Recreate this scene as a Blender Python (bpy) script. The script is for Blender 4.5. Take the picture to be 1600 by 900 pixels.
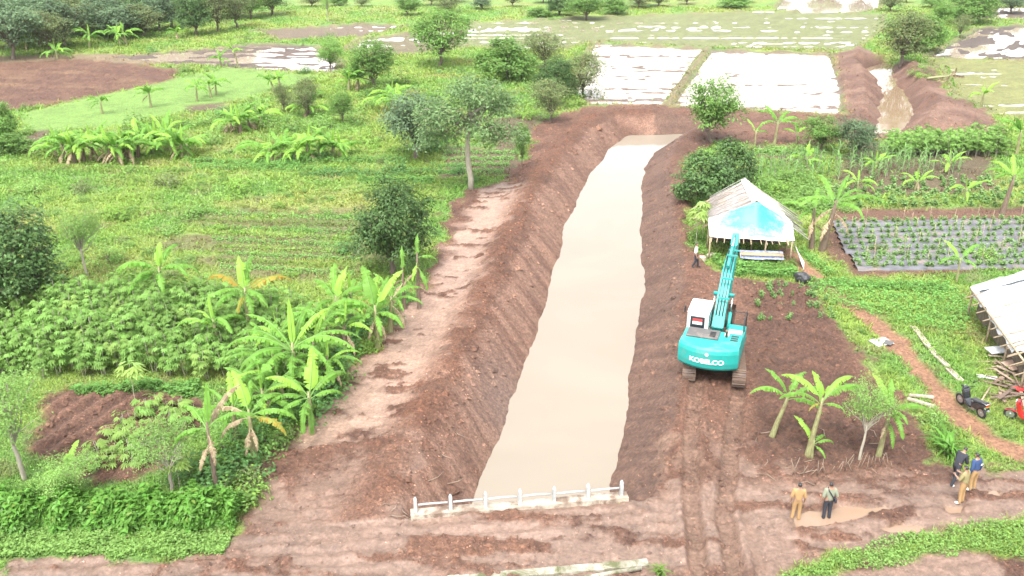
import bpy, bmesh, math, random
import numpy as np
from mathutils import Vector, Matrix
R = math.radians
random.seed(7); RNG = np.random.default_rng(11)
scene = bpy.context.scene
for o in list(bpy.data.objects): bpy.data.objects.remove(o)

# ------------------------------------------------------------------ camera, sky, sun, exposure
F, CH, PIT = 1450.0, 21.0, R(23.2)          # focal length in photo pixels, camera height, pitch below the horizon
cam_d = bpy.data.cameras.new('camera'); cam = bpy.data.objects.new('camera', cam_d)
scene.collection.objects.link(cam); scene.camera = cam
cam.location = (0, 0, CH); cam.rotation_euler = (R(90) - PIT, 0, 0)
cam_d.sensor_width = 36; cam_d.lens = 36 * F / 1600; cam_d.clip_end = 6000; cam_d.clip_start = 0.5
SUN_EL, SUN_AZ = R(62), R(200)               # azimuth from +Y towards +X
world = bpy.data.worlds.new('World'); scene.world = world; world.use_nodes = True
wn = world.node_tree; wn.nodes.clear()
w_out = wn.nodes.new('ShaderNodeOutputWorld'); w_bg = wn.nodes.new('ShaderNodeBackground')
w_sky = wn.nodes.new('ShaderNodeTexSky'); w_sky.sky_type = 'NISHITA'; w_sky.sun_disc = False
w_sky.sun_elevation = SUN_EL; w_sky.sun_rotation = SUN_AZ
w_sky.dust_density = 4; w_sky.air_density = 1.0; w_sky.ozone_density = 1.0
w_hs = wn.nodes.new('ShaderNodeHueSaturation'); w_hs.inputs['Saturation'].default_value = 0.14   # thin even cloud: a white sky
wn.links.new(w_sky.outputs[0], w_hs.inputs['Color']); wn.links.new(w_hs.outputs[0], w_bg.inputs[0])
w_bg.inputs[1].default_value = 0.15
wn.links.new(w_bg.outputs[0], w_out.inputs[0])
sun_d = bpy.data.lights.new('sun', 'SUN'); sun = bpy.data.objects.new('sun', sun_d); scene.collection.objects.link(sun)
sun_d.energy = 1.0; sun_d.angle = R(14); sun_d.color = (1, 0.96, 0.9)
sd_ = Vector((math.sin(SUN_AZ) * math.cos(SUN_EL), math.cos(SUN_AZ) * math.cos(SUN_EL), math.sin(SUN_EL)))
sun.rotation_euler = sd_.to_track_quat('Z', 'Y').to_euler()
scene.view_settings.view_transform = 'Standard'; scene.view_settings.look = 'None'
scene.view_settings.gamma = 1; scene.view_settings.use_curve_mapping = False
scene.view_settings.exposure = 2.2
scene.render.engine = 'CYCLES'
scene.cycles.use_denoising = True
scene.cycles.max_bounces = 6; scene.cycles.diffuse_bounces = 3; scene.cycles.transparent_max_bounces = 4
scene.cycles.volume_bounces = 0

# ------------------------------------------------------------------ helpers
def P(px, py, z=0.0):
    a = (px - 800) / F; b = (450 - py) / F
    yc = math.cos(PIT) + b * math.sin(PIT); zc = -math.sin(PIT) + b * math.cos(PIT)
    t = (z - CH) / zc
    return (a * t, yc * t)
def PW(pts, z=0.0): return np.array([P(x, y, z) for x, y in pts])
def dep(py): return PIT + math.atan((py - 450) / F)
def zat(d, py): return CH - d * math.tan(dep(py))        # height of a point d metres ahead seen on row py
def ppm(d, z=0): return F / (d * math.cos(PIT) + (CH - z) * math.sin(PIT))

def hash2(ix, iy, s):
    h = (ix.astype(np.int64) * 374761393 + iy.astype(np.int64) * 668265263 + s * 1274126177) & 0xffffffff
    h = ((h ^ (h >> 13)) * 1274126177) & 0xffffffff
    return ((h ^ (h >> 16)) & 0xffff) / 65535.0
def vnoise(x, y, s=0):
    ix = np.floor(x); iy = np.floor(y); fx = x - ix; fy = y - iy
    ix = ix.astype(np.int64); iy = iy.astype(np.int64)
    u = fx * fx * fx * (fx * (fx * 6 - 15) + 10); v = fy * fy * fy * (fy * (fy * 6 - 15) + 10)
    a = hash2(ix, iy, s); b = hash2(ix + 1, iy, s); c = hash2(ix, iy + 1, s); d = hash2(ix + 1, iy + 1, s)
    return (a + (b - a) * u + (c - a) * v + (a - b - c + d) * u * v) * 2 - 1
def fbm(x, y, s=0, o=3, g=0.5):
    r = 0; a = 1; t = 0
    for k in range(o):
        r = r + a * vnoise(x, y, s + k * 17); t += a; a *= g
        x, y = (x * 0.8 - y * 0.6) * 2.03 + 5.1, (x * 0.6 + y * 0.8) * 2.03 - 3.7
    return r / t
def sstep(a, b, x):
    t = np.clip((x - a) / (b - a), 0, 1); return t * t * (3 - 2 * t)
def sdpoly(X, Y, poly):
    d = np.full(X.shape, 1e9); ins = np.zeros(X.shape, bool); n = len(poly)
    for i in range(n):
        ax, ay = poly[i]; bx, by = poly[(i + 1) % n]
        ex, ey = bx - ax, by - ay; L = ex * ex + ey * ey + 1e-12
        t = np.clip(((X - ax) * ex + (Y - ay) * ey) / L, 0, 1)
        d = np.minimum(d, (X - ax - t * ex) ** 2 + (Y - ay - t * ey) ** 2)
        c = (ay > Y) != (by > Y)
        ins ^= c & (X < ex * (Y - ay) / (ey if abs(ey) > 1e-9 else 1e-9) + ax)
    d = np.sqrt(d); return np.where(ins, -d, d)
def sdline(X, Y, pts):
    d = np.full(X.shape, 1e9)
    for (ax, ay), (bx, by) in zip(pts[:-1], pts[1:]):
        ex, ey = bx - ax, by - ay
        t = np.clip(((X - ax) * ex + (Y - ay) * ey) / (ex * ex + ey * ey), 0, 1)
        d = np.minimum(d, (X - ax - t * ex) ** 2 + (Y - ay - t * ey) ** 2)
    return np.sqrt(d)
def offset_poly(poly, r):
    n = len(poly); out = []
    area = sum(poly[i][0] * poly[(i + 1) % n][1] - poly[(i + 1) % n][0] * poly[i][1] for i in range(n))
    s = 1 if area > 0 else -1
    for i in range(n):
        a, b, c = np.array(poly[i - 1]), np.array(poly[i]), np.array(poly[(i + 1) % n])
        n1 = np.array([(b - a)[1], -(b - a)[0]]); n2 = np.array([(c - b)[1], -(c - b)[0]])
        m = n1 / np.linalg.norm(n1) + n2 / np.linalg.norm(n2); m /= max(np.linalg.norm(m), 0.3)
        out.append(b + s * m * r)
    return np.array(out)

COL = scene.collection
def link(name, me, parent=None, mats=()):
    for m in mats: me.materials.append(m)
    o = bpy.data.objects.new(name, me); COL.objects.link(o)
    if parent is not None: o.parent = parent
    return o
def tag(o, label=None, cat=None, group=None, kind=None):
    if label: o['label'] = label
    if cat: o['category'] = cat
    if group: o['group'] = group
    if kind: o['kind'] = kind
    return o
def thing(name, label, cat, loc=(0, 0, 0), rz=0.0, group=None, scale=None):
    o = bpy.data.objects.new(name, None); COL.objects.link(o)
    o.empty_display_size = 0.2
    o.location = loc; o.rotation_euler = (0, 0, rz)
    if scale is not None: o.scale = scale
    return tag(o, label, cat, group)
def copy_tree(o, parent=None):
    c = o.copy(); COL.objects.link(c); c.parent = parent
    for ch in o.children: copy_tree(ch, c)
    return c
def mesh_np(name, V, F_, attrs=None, smooth=False, mi=None):
    """V (n,3); F_ (m,k) with one k"""
    me = bpy.data.meshes.new(name); V = np.ascontiguousarray(V, np.float32); F_ = np.ascontiguousarray(F_, np.int32)
    m, k = F_.shape
    me.vertices.add(len(V)); me.vertices.foreach_set('co', V.ravel())
    me.loops.add(m * k); me.loops.foreach_set('vertex_index', F_.ravel())
    me.polygons.add(m); me.polygons.foreach_set('loop_start', np.arange(0, m * k, k, dtype=np.int32))
    try: me.polygons.foreach_set('loop_total', np.full(m, k, np.int32))
    except Exception: pass
    if smooth: me.polygons.foreach_set('use_smooth', np.ones(m, bool))
    if mi is not None: me.polygons.foreach_set('material_index', np.ascontiguousarray(mi, np.int32))
    for an, (ty, dat) in (attrs or {}).items():
        a = me.attributes.new(an, ty, 'POINT')
        a.data.foreach_set('color' if ty == 'FLOAT_COLOR' else 'value', np.ascontiguousarray(dat, np.float32).ravel())
    me.update(calc_edges=True); me.validate()
    return me

class MB:
    """collects faces of one part"""
    def __init__(s): s.v = []; s.f = []; s.m = []; s.sm = []
    def add(s, vs, fs, mi=0, smooth=False, M=None):
        b = len(s.v)
        s.v += [tuple(M @ Vector(p)) if M is not None else tuple(p) for p in vs]
        for f in fs: s.f.append([b + i for i in f]); s.m.append(mi); s.sm.append(smooth)
        return s
    def box(s, c, d, rz=0, M=None, mi=0, taper=1.0, bev=0.0):
        x, y, z = d[0] / 2, d[1] / 2, d[2] / 2
        T = Matrix.Translation(c) @ Matrix.Rotation(rz, 4, 'Z')
        if M is not None: T = M @ T
        if bev <= 0:
            vs = [(-x, -y, -z), (x, -y, -z), (x, y, -z), (-x, y, -z)] + [(a * taper, b * taper, z) for a, b in ((-x, -y), (x, -y), (x, y), (-x, y))]
            fs = [(3, 2, 1, 0), (4, 5, 6, 7), (0, 1, 5, 4), (1, 2, 6, 5), (2, 3, 7, 6), (3, 0, 4, 7)]
            return s.add(vs, fs, mi, M=T)
        bm = bmesh.new(); bmesh.ops.create_cube(bm, size=1)
        for v in bm.verts: v.co = Vector((v.co.x * d[0], v.co.y * d[1], v.co.z * d[2]))
        bmesh.ops.bevel(bm, geom=list(bm.edges), offset=bev, segments=2, affect='EDGES', profile=0.5)
        bm.verts.index_update()
        s.add([v.co[:] for v in bm.verts], [[v.index for v in f.verts] for f in bm.faces], mi, M=T); bm.free(); return s
    def tube(s, pts, rad, n=8, cap=True, mi=0, smooth=True, M=None):
        pts = [Vector(p) for p in pts]; k = len(pts)
        if not hasattr(rad, '__len__'): rad = [rad] * k
        vs = []; fs = []; ref = None
        for i, p in enumerate(pts):
            t = (pts[min(i + 1, k - 1)] - pts[max(i - 1, 0)]).normalized()
            if ref is None: ref = Vector((0, 0, 1)) if abs(t.z) < 0.9 else Vector((1, 0, 0))
            u = t.cross(ref).normalized(); ref = u.cross(t).normalized(); w = ref
            for j in range(n):
                a = 2 * math.pi * j / n
                vs.append(p + (u * math.cos(a) + w * math.sin(a)) * rad[i])
        for i in range(k - 1):
            for j in range(n):
                fs.append((i * n + j, i * n + (j + 1) % n, (i + 1) * n + (j + 1) % n, (i + 1) * n + j))
        s.add(vs, fs, mi, smooth, M)
        if cap: s.add(vs[:n], [tuple(range(n))[::-1]], mi, M=M); s.add(vs[-n:], [tuple(range(n))], mi, M=M)
        return s
    def prism(s, prof, x0, x1, mi=0, M=None, axis='X'):
        """closed 2-D profile (u,v) extruded along X (u->Y, v->Z), Y (u->X, v->Z) or Z (u->X, v->Y)"""
        n = len(prof)
        if axis == 'X': vs = [(x0, u, v) for u, v in prof] + [(x1, u, v) for u, v in prof]
        elif axis == 'Y': vs = [(u, x0, v) for u, v in prof] + [(u, x1, v) for u, v in prof]
        else: vs = [(u, v, x0) for u, v in prof] + [(u, v, x1) for u, v in prof]
        fs = [tuple(range(n))[::-1], tuple(range(n, 2 * n))] + [(i, (i + 1) % n, n + (i + 1) % n, n + i) for i in range(n)]
        return s.add(vs, fs, mi, M=M)
    def build(s, name, mats, parent=None, bevel=0):
        me = bpy.data.meshes.new(name); me.from_pydata(s.v, [], s.f)
        me.polygons.foreach_set('material_index', s.m); me.polygons.foreach_set('use_smooth', s.sm)
        bm = bmesh.new(); bm.from_mesh(me); bmesh.ops.remove_doubles(bm, verts=bm.verts, dist=1e-5)
        bmesh.ops.recalc_face_normals(bm, faces=bm.faces)
        if bevel > 0:
            ed = [e for e in bm.edges if len(e.link_faces) == 2 and e.calc_face_angle(0) > 0.6]
            bmesh.ops.bevel(bm, geom=ed, offset=bevel, segments=2, affect='EDGES', clamp_overlap=True)
        bm.to_mesh(me); bm.free(); me.update()
        if not isinstance(mats, (list, tuple)): mats = [mats]
        return link(name, me, parent, mats)

# ------------------------------------------------------------------ materials
def newmat(name):
    m = bpy.data.materials.new(name); m.use_nodes = True
    nt = m.node_tree; b = nt.nodes['Principled BSDF']; return m, nt, b
def noise(nt, scale, detail=3, rough=0.6, coord='Object', dist=0.0, stretch=None):
    tc = nt.nodes.new('ShaderNodeTexCoord'); n = nt.nodes.new('ShaderNodeTexNoise')
    n.inputs['Scale'].default_value = scale; n.inputs['Detail'].default_value = detail
    n.inputs['Roughness'].default_value = rough; n.inputs['Distortion'].default_value = dist
    if stretch is None: nt.links.new(tc.outputs[coord], n.inputs['Vector'])
    else:
        mp = nt.nodes.new('ShaderNodeMapping'); mp.inputs['Scale'].default_value = stretch
        nt.links.new(tc.outputs[coord], mp.inputs['Vector']); nt.links.new(mp.outputs[0], n.inputs['Vector'])
    return n
def ramp(nt, src, stops):
    r = nt.nodes.new('ShaderNodeValToRGB'); e = r.color_ramp.elements
    while len(e) < len(stops): e.new(0.5)
    for el, (p, c) in zip(e, stops): el.position = p; el.color = (*c, 1) if len(c) == 3 else c
    nt.links.new(src, r.inputs[0]); return r
def surf(name, col, rough=0.6, metal=0.0, var=0.25, scale=4.0, dirt=None, dirt_amt=0.5, bump=0.0, bscale=30.0, coat=0.0, stretch=None):
    """painted / weathered surface: colour, blotchy variation, patches of dirt, fine relief"""
    m, nt, b = newmat(name); L = nt.links
    n = noise(nt, scale, 5, 0.65, stretch=stretch)
    lo = tuple(c * (1 - var) for c in col); hi = tuple(min(c * (1 + var), 0.95) for c in col)
    r = ramp(nt, n.outputs[0], [(0.3, lo), (0.7, hi)]); out = r.outputs[0]
    if dirt is not None:
        n2 = noise(nt, scale * 0.6, 6, 0.7, dist=0.5); t = 0.62 - 0.25 * dirt_amt
        r2 = ramp(nt, n2.outputs[0], [(t, (0, 0, 0)), (min(t + 0.18, 1), (1, 1, 1))])
        mx = nt.nodes.new('ShaderNodeMix'); mx.data_type = 'RGBA'
        L.new(r2.outputs[0], mx.inputs[0]); L.new(out, mx.inputs[6]); mx.inputs[7].default_value = (*dirt, 1); out = mx.outputs[2]
    L.new(out, b.inputs['Base Color']); b.inputs['Roughness'].default_value = rough; b.inputs['Metallic'].default_value = metal
    if coat: b.inputs['Coat Weight'].default_value = coat
    if bump:
        n3 = noise(nt, bscale, 4, 0.6, stretch=stretch); bp = nt.nodes.new('ShaderNodeBump'); bp.inputs['Strength'].default_value = bump
        bp.inputs['Distance'].default_value = 0.03
        L.new(n3.outputs[0], bp.inputs['Height']); L.new(bp.outputs[0], b.inputs['Normal'])
    return m
def leafmat(name, ca, cb, cc=None, trans=0.35, rough=0.5, objvar=0.3):
    """leaf colour runs ca..cb per leaf (attribute rnd) with a few leaves of cc; each plant shifts a little"""
    k_ = (1.52, 1.68, 1.75); ca, cb = tuple(c * k for c, k in zip(ca, k_)), tuple(c * k for c, k in zip(cb, k_)); trans = min(trans + .1, .5)
    m, nt, b = newmat(name); L = nt.links
    at = nt.nodes.new('ShaderNodeAttribute'); at.attribute_name = 'rnd'
    stops = [(0.0, ca), (0.82, cb)] + ([(0.93, cb), (0.97, cc)] if cc else [])
    r = ramp(nt, at.outputs['Fac'], stops)
    oi = nt.nodes.new('ShaderNodeObjectInfo'); hs = nt.nodes.new('ShaderNodeHueSaturation')
    mr = nt.nodes.new('ShaderNodeMapRange'); mr.inputs[3].default_value = 1 - objvar; mr.inputs[4].default_value = 1 + objvar
    L.new(oi.outputs['Random'], mr.inputs[0]); L.new(mr.outputs[0], hs.inputs['Value']); L.new(r.outputs[0], hs.inputs['Color'])
    mr2 = nt.nodes.new('ShaderNodeMapRange'); mr2.inputs[3].default_value = 0.485; mr2.inputs[4].default_value = 0.515
    L.new(at.outputs['Fac'], mr2.inputs[0]); L.new(mr2.outputs[0], hs.inputs['Hue'])
    L.new(hs.outputs[0], b.inputs['Base Color']); b.inputs['Roughness'].default_value = rough
    b.inputs['Specular IOR Level'].default_value = 0.15
    tr = nt.nodes.new('ShaderNodeBsdfTranslucent'); L.new(hs.outputs[0], tr.inputs[0])
    ms = nt.nodes.new('ShaderNodeMixShader'); ms.inputs[0].default_value = trans
    L.new(b.outputs[0], ms.inputs[1]); L.new(tr.outputs[0], ms.inputs[2])
    L.new(ms.outputs[0], nt.nodes['Material Output'].inputs['Surface']); return m
def ground_material():
    m, nt, b = newmat('ground'); L = nt.links
    at = nt.nodes.new('ShaderNodeAttribute'); at.attribute_name = 'col'
    wt = nt.nodes.new('ShaderNodeAttribute'); wt.attribute_name = 'wet'
    n1 = noise(nt, 1.9, 8, 0.75); n2 = noise(nt, 7, 7, 0.75); n3 = noise(nt, 0.35, 3, 0.6)
    r1 = ramp(nt, n1.outputs[0], [(0.3, (0.72,) * 3), (0.7, (1.28,) * 3)])
    r2 = ramp(nt, n2.outputs[0], [(0.33, (0.42,) * 3), (0.5, (0.95,) * 3), (0.68, (1.7,) * 3)])
    r3 = ramp(nt, n3.outputs[0], [(0.3, (0.88,) * 3), (0.7, (1.12,) * 3)])
    def mul(a, c):
        x = nt.nodes.new('ShaderNodeMix'); x.data_type = 'RGBA'; x.blend_type = 'MULTIPLY'; x.inputs[0].default_value = 1
        L.new(a, x.inputs[6]); L.new(c, x.inputs[7]); return x
    c = mul(at.outputs['Color'], r1.outputs[0]); c3 = mul(c.outputs[2], r3.outputs[0]); c2 = mul(c3.outputs[2], r2.outputs[0])
    mx = nt.nodes.new('ShaderNodeMix'); mx.data_type = 'RGBA'                 # smooth wet mud shows less grain
    sc_ = nt.nodes.new('ShaderNodeMath'); sc_.operation = 'MULTIPLY'; sc_.inputs[1].default_value = 0.6; L.new(wt.outputs['Fac'], sc_.inputs[0])
    L.new(sc_.outputs[0], mx.inputs[0]); L.new(c2.outputs[2], mx.inputs[6]); L.new(c3.outputs[2], mx.inputs[7])
    L.new(mx.outputs[2], b.inputs['Base Color'])
    mr = nt.nodes.new('ShaderNodeMapRange'); mr.inputs[3].default_value = 0.9; mr.inputs[4].default_value = 0.32
    L.new(wt.outputs['Fac'], mr.inputs[0]); L.new(mr.outputs[0], b.inputs['Roughness'])
    b.inputs['Specular IOR Level'].default_value = 0.4
    ad = nt.nodes.new('ShaderNodeMath'); ad.operation = 'ADD'; L.new(n1.outputs[0], ad.inputs[0]); L.new(n2.outputs[0], ad.inputs[1])
    bp = nt.nodes.new('ShaderNodeBump'); bp.inputs['Distance'].default_value = 0.12
    mr3 = nt.nodes.new('ShaderNodeMapRange'); mr3.inputs[3].default_value = 0.9; mr3.inputs[4].default_value = 0.15
    L.new(wt.outputs['Fac'], mr3.inputs[0]); L.new(mr3.outputs[0], bp.inputs['Strength'])
    L.new(ad.outputs[0], bp.inputs['Height']); L.new(bp.outputs[0], b.inputs['Normal']); return m
def water_material(name, ca, cb, scale=0.15, rough=0.04, ripple=0.05, spec=0.5):
    m, nt, b = newmat(name); L = nt.links; b.inputs['Specular IOR Level'].default_value = spec
    n = noise(nt, scale, 4, 0.6, dist=0.4); r = ramp(nt, n.outputs[0], [(0.35, ca), (0.65, cb)])
    L.new(r.outputs[0], b.inputs['Base Color']); b.inputs['Roughness'].default_value = rough; b.inputs['IOR'].default_value = 1.33
    n2 = noise(nt, 3.0, 4, 0.6); bp = nt.nodes.new('ShaderNodeBump'); bp.inputs['Strength'].default_value = ripple; bp.inputs['Distance'].default_value = 0.05
    L.new(n2.outputs[0], bp.inputs['Height']); L.new(bp.outputs[0], b.inputs['Normal']); return m
# ------------------------------------------------------------------ the lie of the land (photo pixels -> metres on the ground)
ZW = -1.5                                                     # water level in the canal
CAN_L = [(690, 900), (738, 786), (770, 715), (808, 610), (835, 530), (857, 450), (880, 370), (902, 310), (925, 268), (950, 238), (976, 211)]
CAN_R = [(1074, 209), (1024, 240), (1007, 265), (1003, 300), (1000, 350), (1003, 440), (996, 500), (985, 600), (968, 690), (954, 752), (930, 900)]
canal = PW(CAN_L + CAN_R, ZW)
cl, cr = PW(CAN_L, ZW), PW(CAN_R[::-1], ZW)
cyy = np.linspace(20, 100, 60)
cxc = (np.interp(cyy, cl[:, 1], cl[:, 0]) + np.interp(cyy, cr[:, 1], cr[:, 0])) / 2
HW0, HW1 = np.array(P(640, 809)), np.array(P(982, 780))       # headwall of the bridge
hw_t = (HW1 - HW0) / np.linalg.norm(HW1 - HW0); hw_n = np.array([-hw_t[1], hw_t[0]])
ditch = PW([(1352, 108), (1372, 100), (1396, 99), (1394, 118), (1418, 150), (1430, 178), (1408, 203), (1390, 222), (1358, 222), (1372, 185), (1379, 150), (1370, 125)], -0.9)
mud_main = PW([(-200, 905), (-200, 884), (0, 882), (330, 866), (372, 822), (395, 795), (392, 742), (420, 700), (478, 668), (520, 622), (548, 582), (600, 528), (645, 462), (690, 385),
               (695, 330), (735, 296), (790, 283), (818, 255), (832, 200), (850, 187), (915, 168), (1000, 164), (1100, 172), (1230, 178), (1330, 182), (1360, 215), (1270, 228), (1170, 226),
               (1115, 222), (1085, 240), (1066, 262), (1072, 310), (1078, 380), (1100, 412), (1140, 434), (1180, 440), (1240, 440), (1275, 468), (1330, 540), (1392, 610), (1432, 668), (1450, 722), (1540, 738),
               (1700, 735), (1800, 900), (1800, 1100), (-300, 1100)])
spoil_up = PW([(1303, 84), (1345, 74), (1392, 94), (1400, 92), (1462, 106), (1482, 150), (1530, 170), (1562, 196), (1558, 214), (1400, 226), (1330, 215), (1322, 190), (1308, 130)])
pale = PW([(795, 283), (828, 292), (800, 342), (772, 385), (762, 432), (738, 515), (700, 560), (690, 606), (640, 625), (585, 668), (520, 690), (470, 700), (500, 650), (560, 575), (622, 512), (655, 462), (695, 402), (722, 345), (760, 296)])
pale2 = PW([(330, 885), (400, 820), (470, 770), (560, 720), (600, 745), (600, 800), (520, 850), (420, 890)])
plough = PW([(-300, 112), (0, 98), (130, 92), (285, 108), (268, 126), (150, 150), (30, 172), (-300, 210)])
straw = PW([(-300, 98), (0, 88), (175, 84), (300, 100), (0, 104), (-300, 118)])
flood_l = PW([(165, 90), (290, 80), (400, 70), (490, 72), (530, 98), (522, 113), (430, 110), (285, 101)])
nursery = PW([(30, 178), (285, 122), (350, 107), (500, 118), (460, 135), (330, 168), (180, 197), (40, 208)])
till_l = PW([(65, 612), (230, 606), (330, 632), (300, 690), (215, 752), (90, 752), (52, 700)])
dug_r = PW([(1168, 440), (1262, 452), (1330, 548), (1420, 660), (1430, 716), (1230, 735), (1180, 690), (1172, 560)])
bed_r = PW([(1288, 372), (1302, 328), (1700, 322), (1700, 418), (1480, 428), (1335, 430), (1300, 400)])
grass_br = PW([(1215, 905), (1240, 884), (1400, 846), (1500, 826), (1700, 806), (1700, 862), (1580, 872), (1480, 862), (1330, 892), (1300, 905)])
path_r = PW([(1225, 392), (1262, 425), (1320, 468), (1380, 515), (1432, 572), (1478, 630), (1540, 680), (1600, 712), (1700, 760)])
rut_a = PW([(1088, 602), (1078, 700), (1082, 800), (1092, 890)]); rut_b = PW([(1154, 608), (1142, 700), (1132, 800), (1150, 890)])
puddles = [PW(p) for p in ([(1240, 806), (1262, 796), (1330, 792), (1385, 791), (1392, 797), (1335, 812), (1275, 823), (1245, 824)],
                           [(1372, 824), (1400, 818), (1440, 822), (1430, 831), (1390, 832)], [(1534, 768), (1556, 765), (1562, 773), (1540, 776)], [(1478, 790), (1505, 790), (1500, 798), (1482, 798)])]
paddies = {  # name: polygon, ratio of mud showing, colour of what stands in it
    'a': (PW([(928, 68), (1100, 76), (1090, 88), (1038, 164), (922, 164), (898, 142)]), -0.22, (0.11, 0.08, 0.062)),
    'b': (PW([(1112, 78), (1296, 84), (1316, 140), (1314, 180), (1180, 172), (1050, 165)]), -0.30, (0.11, 0.08, 0.062)),
    'c': (PW([(700, 72), (735, 36), (950, 26), (1190, 17), (1376, 22), (1374, 46), (1330, 79), (1120, 74), (930, 64), (860, 80)]), 0.46, (0.105, 0.115, 0.045)),
    'd': (PW([(1212, 14), (1225, -2), (1290, -14), (1378, -8), (1372, 12), (1352, 19), (1260, 19)]), -0.8, (0.08, 0.06, 0.045)),
    'e': (PW([(1455, 93), (1545, 96), (1700, 98), (1700, 190), (1590, 186), (1556, 176), (1500, 152), (1478, 112)]), 0.55, (0.12, 0.125, 0.04)),
    'f': (PW([(1448, 90), (1530, 44), (1600, 40), (1700, 36), (1700, 96), (1540, 93)]), 0.16, (0.06, 0.045, 0.037)),
    'g': (PW([(560, 62), (640, 52), (720, 46), (700, 78), (600, 88), (540, 80)]), 0.42, (0.10, 0.082, 0.045)),
    'h': (flood_l, 0.14, (0.07, 0.05, 0.04)),
    'i': (PW([(1520, 30), (1560, 12), (1750, 8), (1750, 30)]), 0.0, (0.08, 0.06, 0.045)),
    'j': (PW([(400, 48), (470, 44), (560, 38), (640, 40), (560, 58), (440, 62)]), 0.5, (0.10, 0.075, 0.05)),
}
ZP = -0.10                                                    # water level in the paddies

def C3(c): return np.array(c)[None, :]
def terrain(X, Y):
    X = np.asarray(X, float); Y = np.asarray(Y, float); sh = X.shape; X = X.ravel(); Y = Y.ravel()
    N = len(X)
    wob = fbm(X * 0.9, Y * 0.9, 3, 3); wob2 = fbm(X * 0.25, Y * 0.25, 9, 3)
    n_hi = fbm(X * 2.6, Y * 2.6, 21, 3); n_mid = fbm(X * 1.1, Y * 1.1, 31, 3); n_lo = fbm(X * 0.09, Y * 0.09, 41, 3)
    def mask(poly, soft=0.5, amp=0.5, grow=0.0): return 1 - sstep(-soft, soft, sdpoly(X, Y, poly) + wob * amp - grow)
    col = np.zeros((N, 3)); z = np.zeros(N); wet = np.zeros(N); grass = np.ones(N); zone = np.zeros(N, int)
    # grassland: yellow-green, lush and dry patches
    t1 = sstep(-0.35, 0.45, wob2 + 0.35 * n_lo)[:, None]; t2 = sstep(0.1, 0.55, fbm(X * 0.16, Y * 0.2, 77, 3))[:, None]
    col[:] = C3((0.128, 0.185, 0.036)) * (1 - t1) + C3((0.084, 0.165, 0.032)) * t1
    col = col * (1 - 0.6 * t2) + C3((0.17, 0.17, 0.05)) * 0.6 * t2
    bare = sstep(0.32, 0.55, fbm(X * 0.55, Y * 0.9, 88, 3))[:, None] * 0.45
    col = col * (1 - bare) + C3((0.13, 0.10, 0.055)) * bare
    z += 0.12 * wob2 + 0.06 * n_mid + 0.03 * n_hi
    def lay(mk, c, zz=None, w=0.0, g=0.0, zid=None):
        nonlocal col, z, wet, grass, zone
        m1 = mk[:, None]; c = np.asarray(c); c = c[None, :] if c.ndim == 1 else c
        col = col * (1 - m1) + c * m1
        if zz is not None: z = z * (1 - mk) + zz * mk
        wet = wet * (1 - mk) + w * mk; grass = grass * (1 - mk) + g * mk
        if zid is not None: zone[mk > 0.5] = zid
    # fields far left
    lay(mask(straw, 0.8, 0.6), (0.14, 0.105, 0.062), 0.05 * n_hi, 0, 0.15)
    pl = np.where(fbm(X * 0.5, Y * 0.8, 12, 3)[:, None] > 0, C3((0.08, 0.048, 0.034)), C3((0.062, 0.035, 0.026)))
    pl = pl * (1 - sstep(0, 0.5, fbm(X * 0.2, Y * 0.5, 14, 3))[:, None] * 0.55) + C3((0.11, 0.078, 0.048)) * sstep(0, 0.5, fbm(X * 0.2, Y * 0.5, 14, 3))[:, None] * 0.55
    lay(mask(plough, 0.8, 0.8), pl, 0.14 * n_hi + 0.12 * n_mid, 0, 0.0, 3)
    lay(mask(nursery, 0.6, 0.6), C3((0.105, 0.18, 0.036)) * (1 + 0.2 * n_mid[:, None]), 0.02 * n_hi, 0, 0.0, 4)
    # low soil between crop rows, left middle
    rows_l = PW([(300, 330), (560, 325), (600, 420), (460, 440), (330, 430), (250, 380)])
    mk = mask(rows_l, 1.5, 1.5) * sstep(-0.35, 0.0, fbm(X * 0.18, Y * 0.7, 55, 3)) * 0.65
    lay(mk, (0.088, 0.056, 0.036), None, 0, 0.12)
    for pp in ([(690, 232), (812, 232), (812, 275), (690, 278)], [(760, 185), (850, 182), (830, 215), (800, 235), (770, 232)], [(290, 165), (352, 160), (360, 172), (290, 176)], [(40, 205), (78, 203), (85, 222), (45, 225)], [(1170, 228), (1260, 228), (1270, 252), (1180, 250)], [(1330, 222), (1540, 222), (1560, 300), (1290, 310)]):
        lay(mask(PW(pp), 0.6, 0.8) * 0.9, (0.078, 0.047, 0.034), 0.08 * n_hi, 0, 0.15)
    # tilled patch, lower left, with furrows
    a = np.array(P(150, 752)); b = np.array(P(300, 640)); d = (b - a) / np.linalg.norm(b - a)
    u = (X - a[0]) * -d[1] + (Y - a[1]) * d[0]
    fur = np.sin(u * 2 * math.pi / 0.95 + 0.6 * wob)
    lay(mask(till_l, 0.4, 0.6), C3((0.075, 0.045, 0.034)) * (1 + 0.18 * fur[:, None] + 0.2 * n_hi[:, None]), 0.10 * fur + 0.06 * n_hi + 0.05, 0, 0.04, 3)
    # vegetable bed right
    lay(mask(bed_r, 0.5, 0.5), (0.078, 0.048, 0.035), 0.05 * n_hi, 0, 0.05, 3)
    # footpath
    lay(1 - sstep(0.35, 0.85, sdline(X, Y, path_r) + 0.35 * wob), C3((0.15, 0.09, 0.06)) * (1 + 0.15 * n_mid[:, None]), -0.04 + 0.02 * n_hi, 0.1, 0.0, 5)
    # ---------------- earthworks
    sdm = sdpoly(X, Y, mud_main) + 0.8 * wob + 0.35 * n_hi
    mm = 1 - sstep(-0.25, 0.25, sdm)
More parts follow.
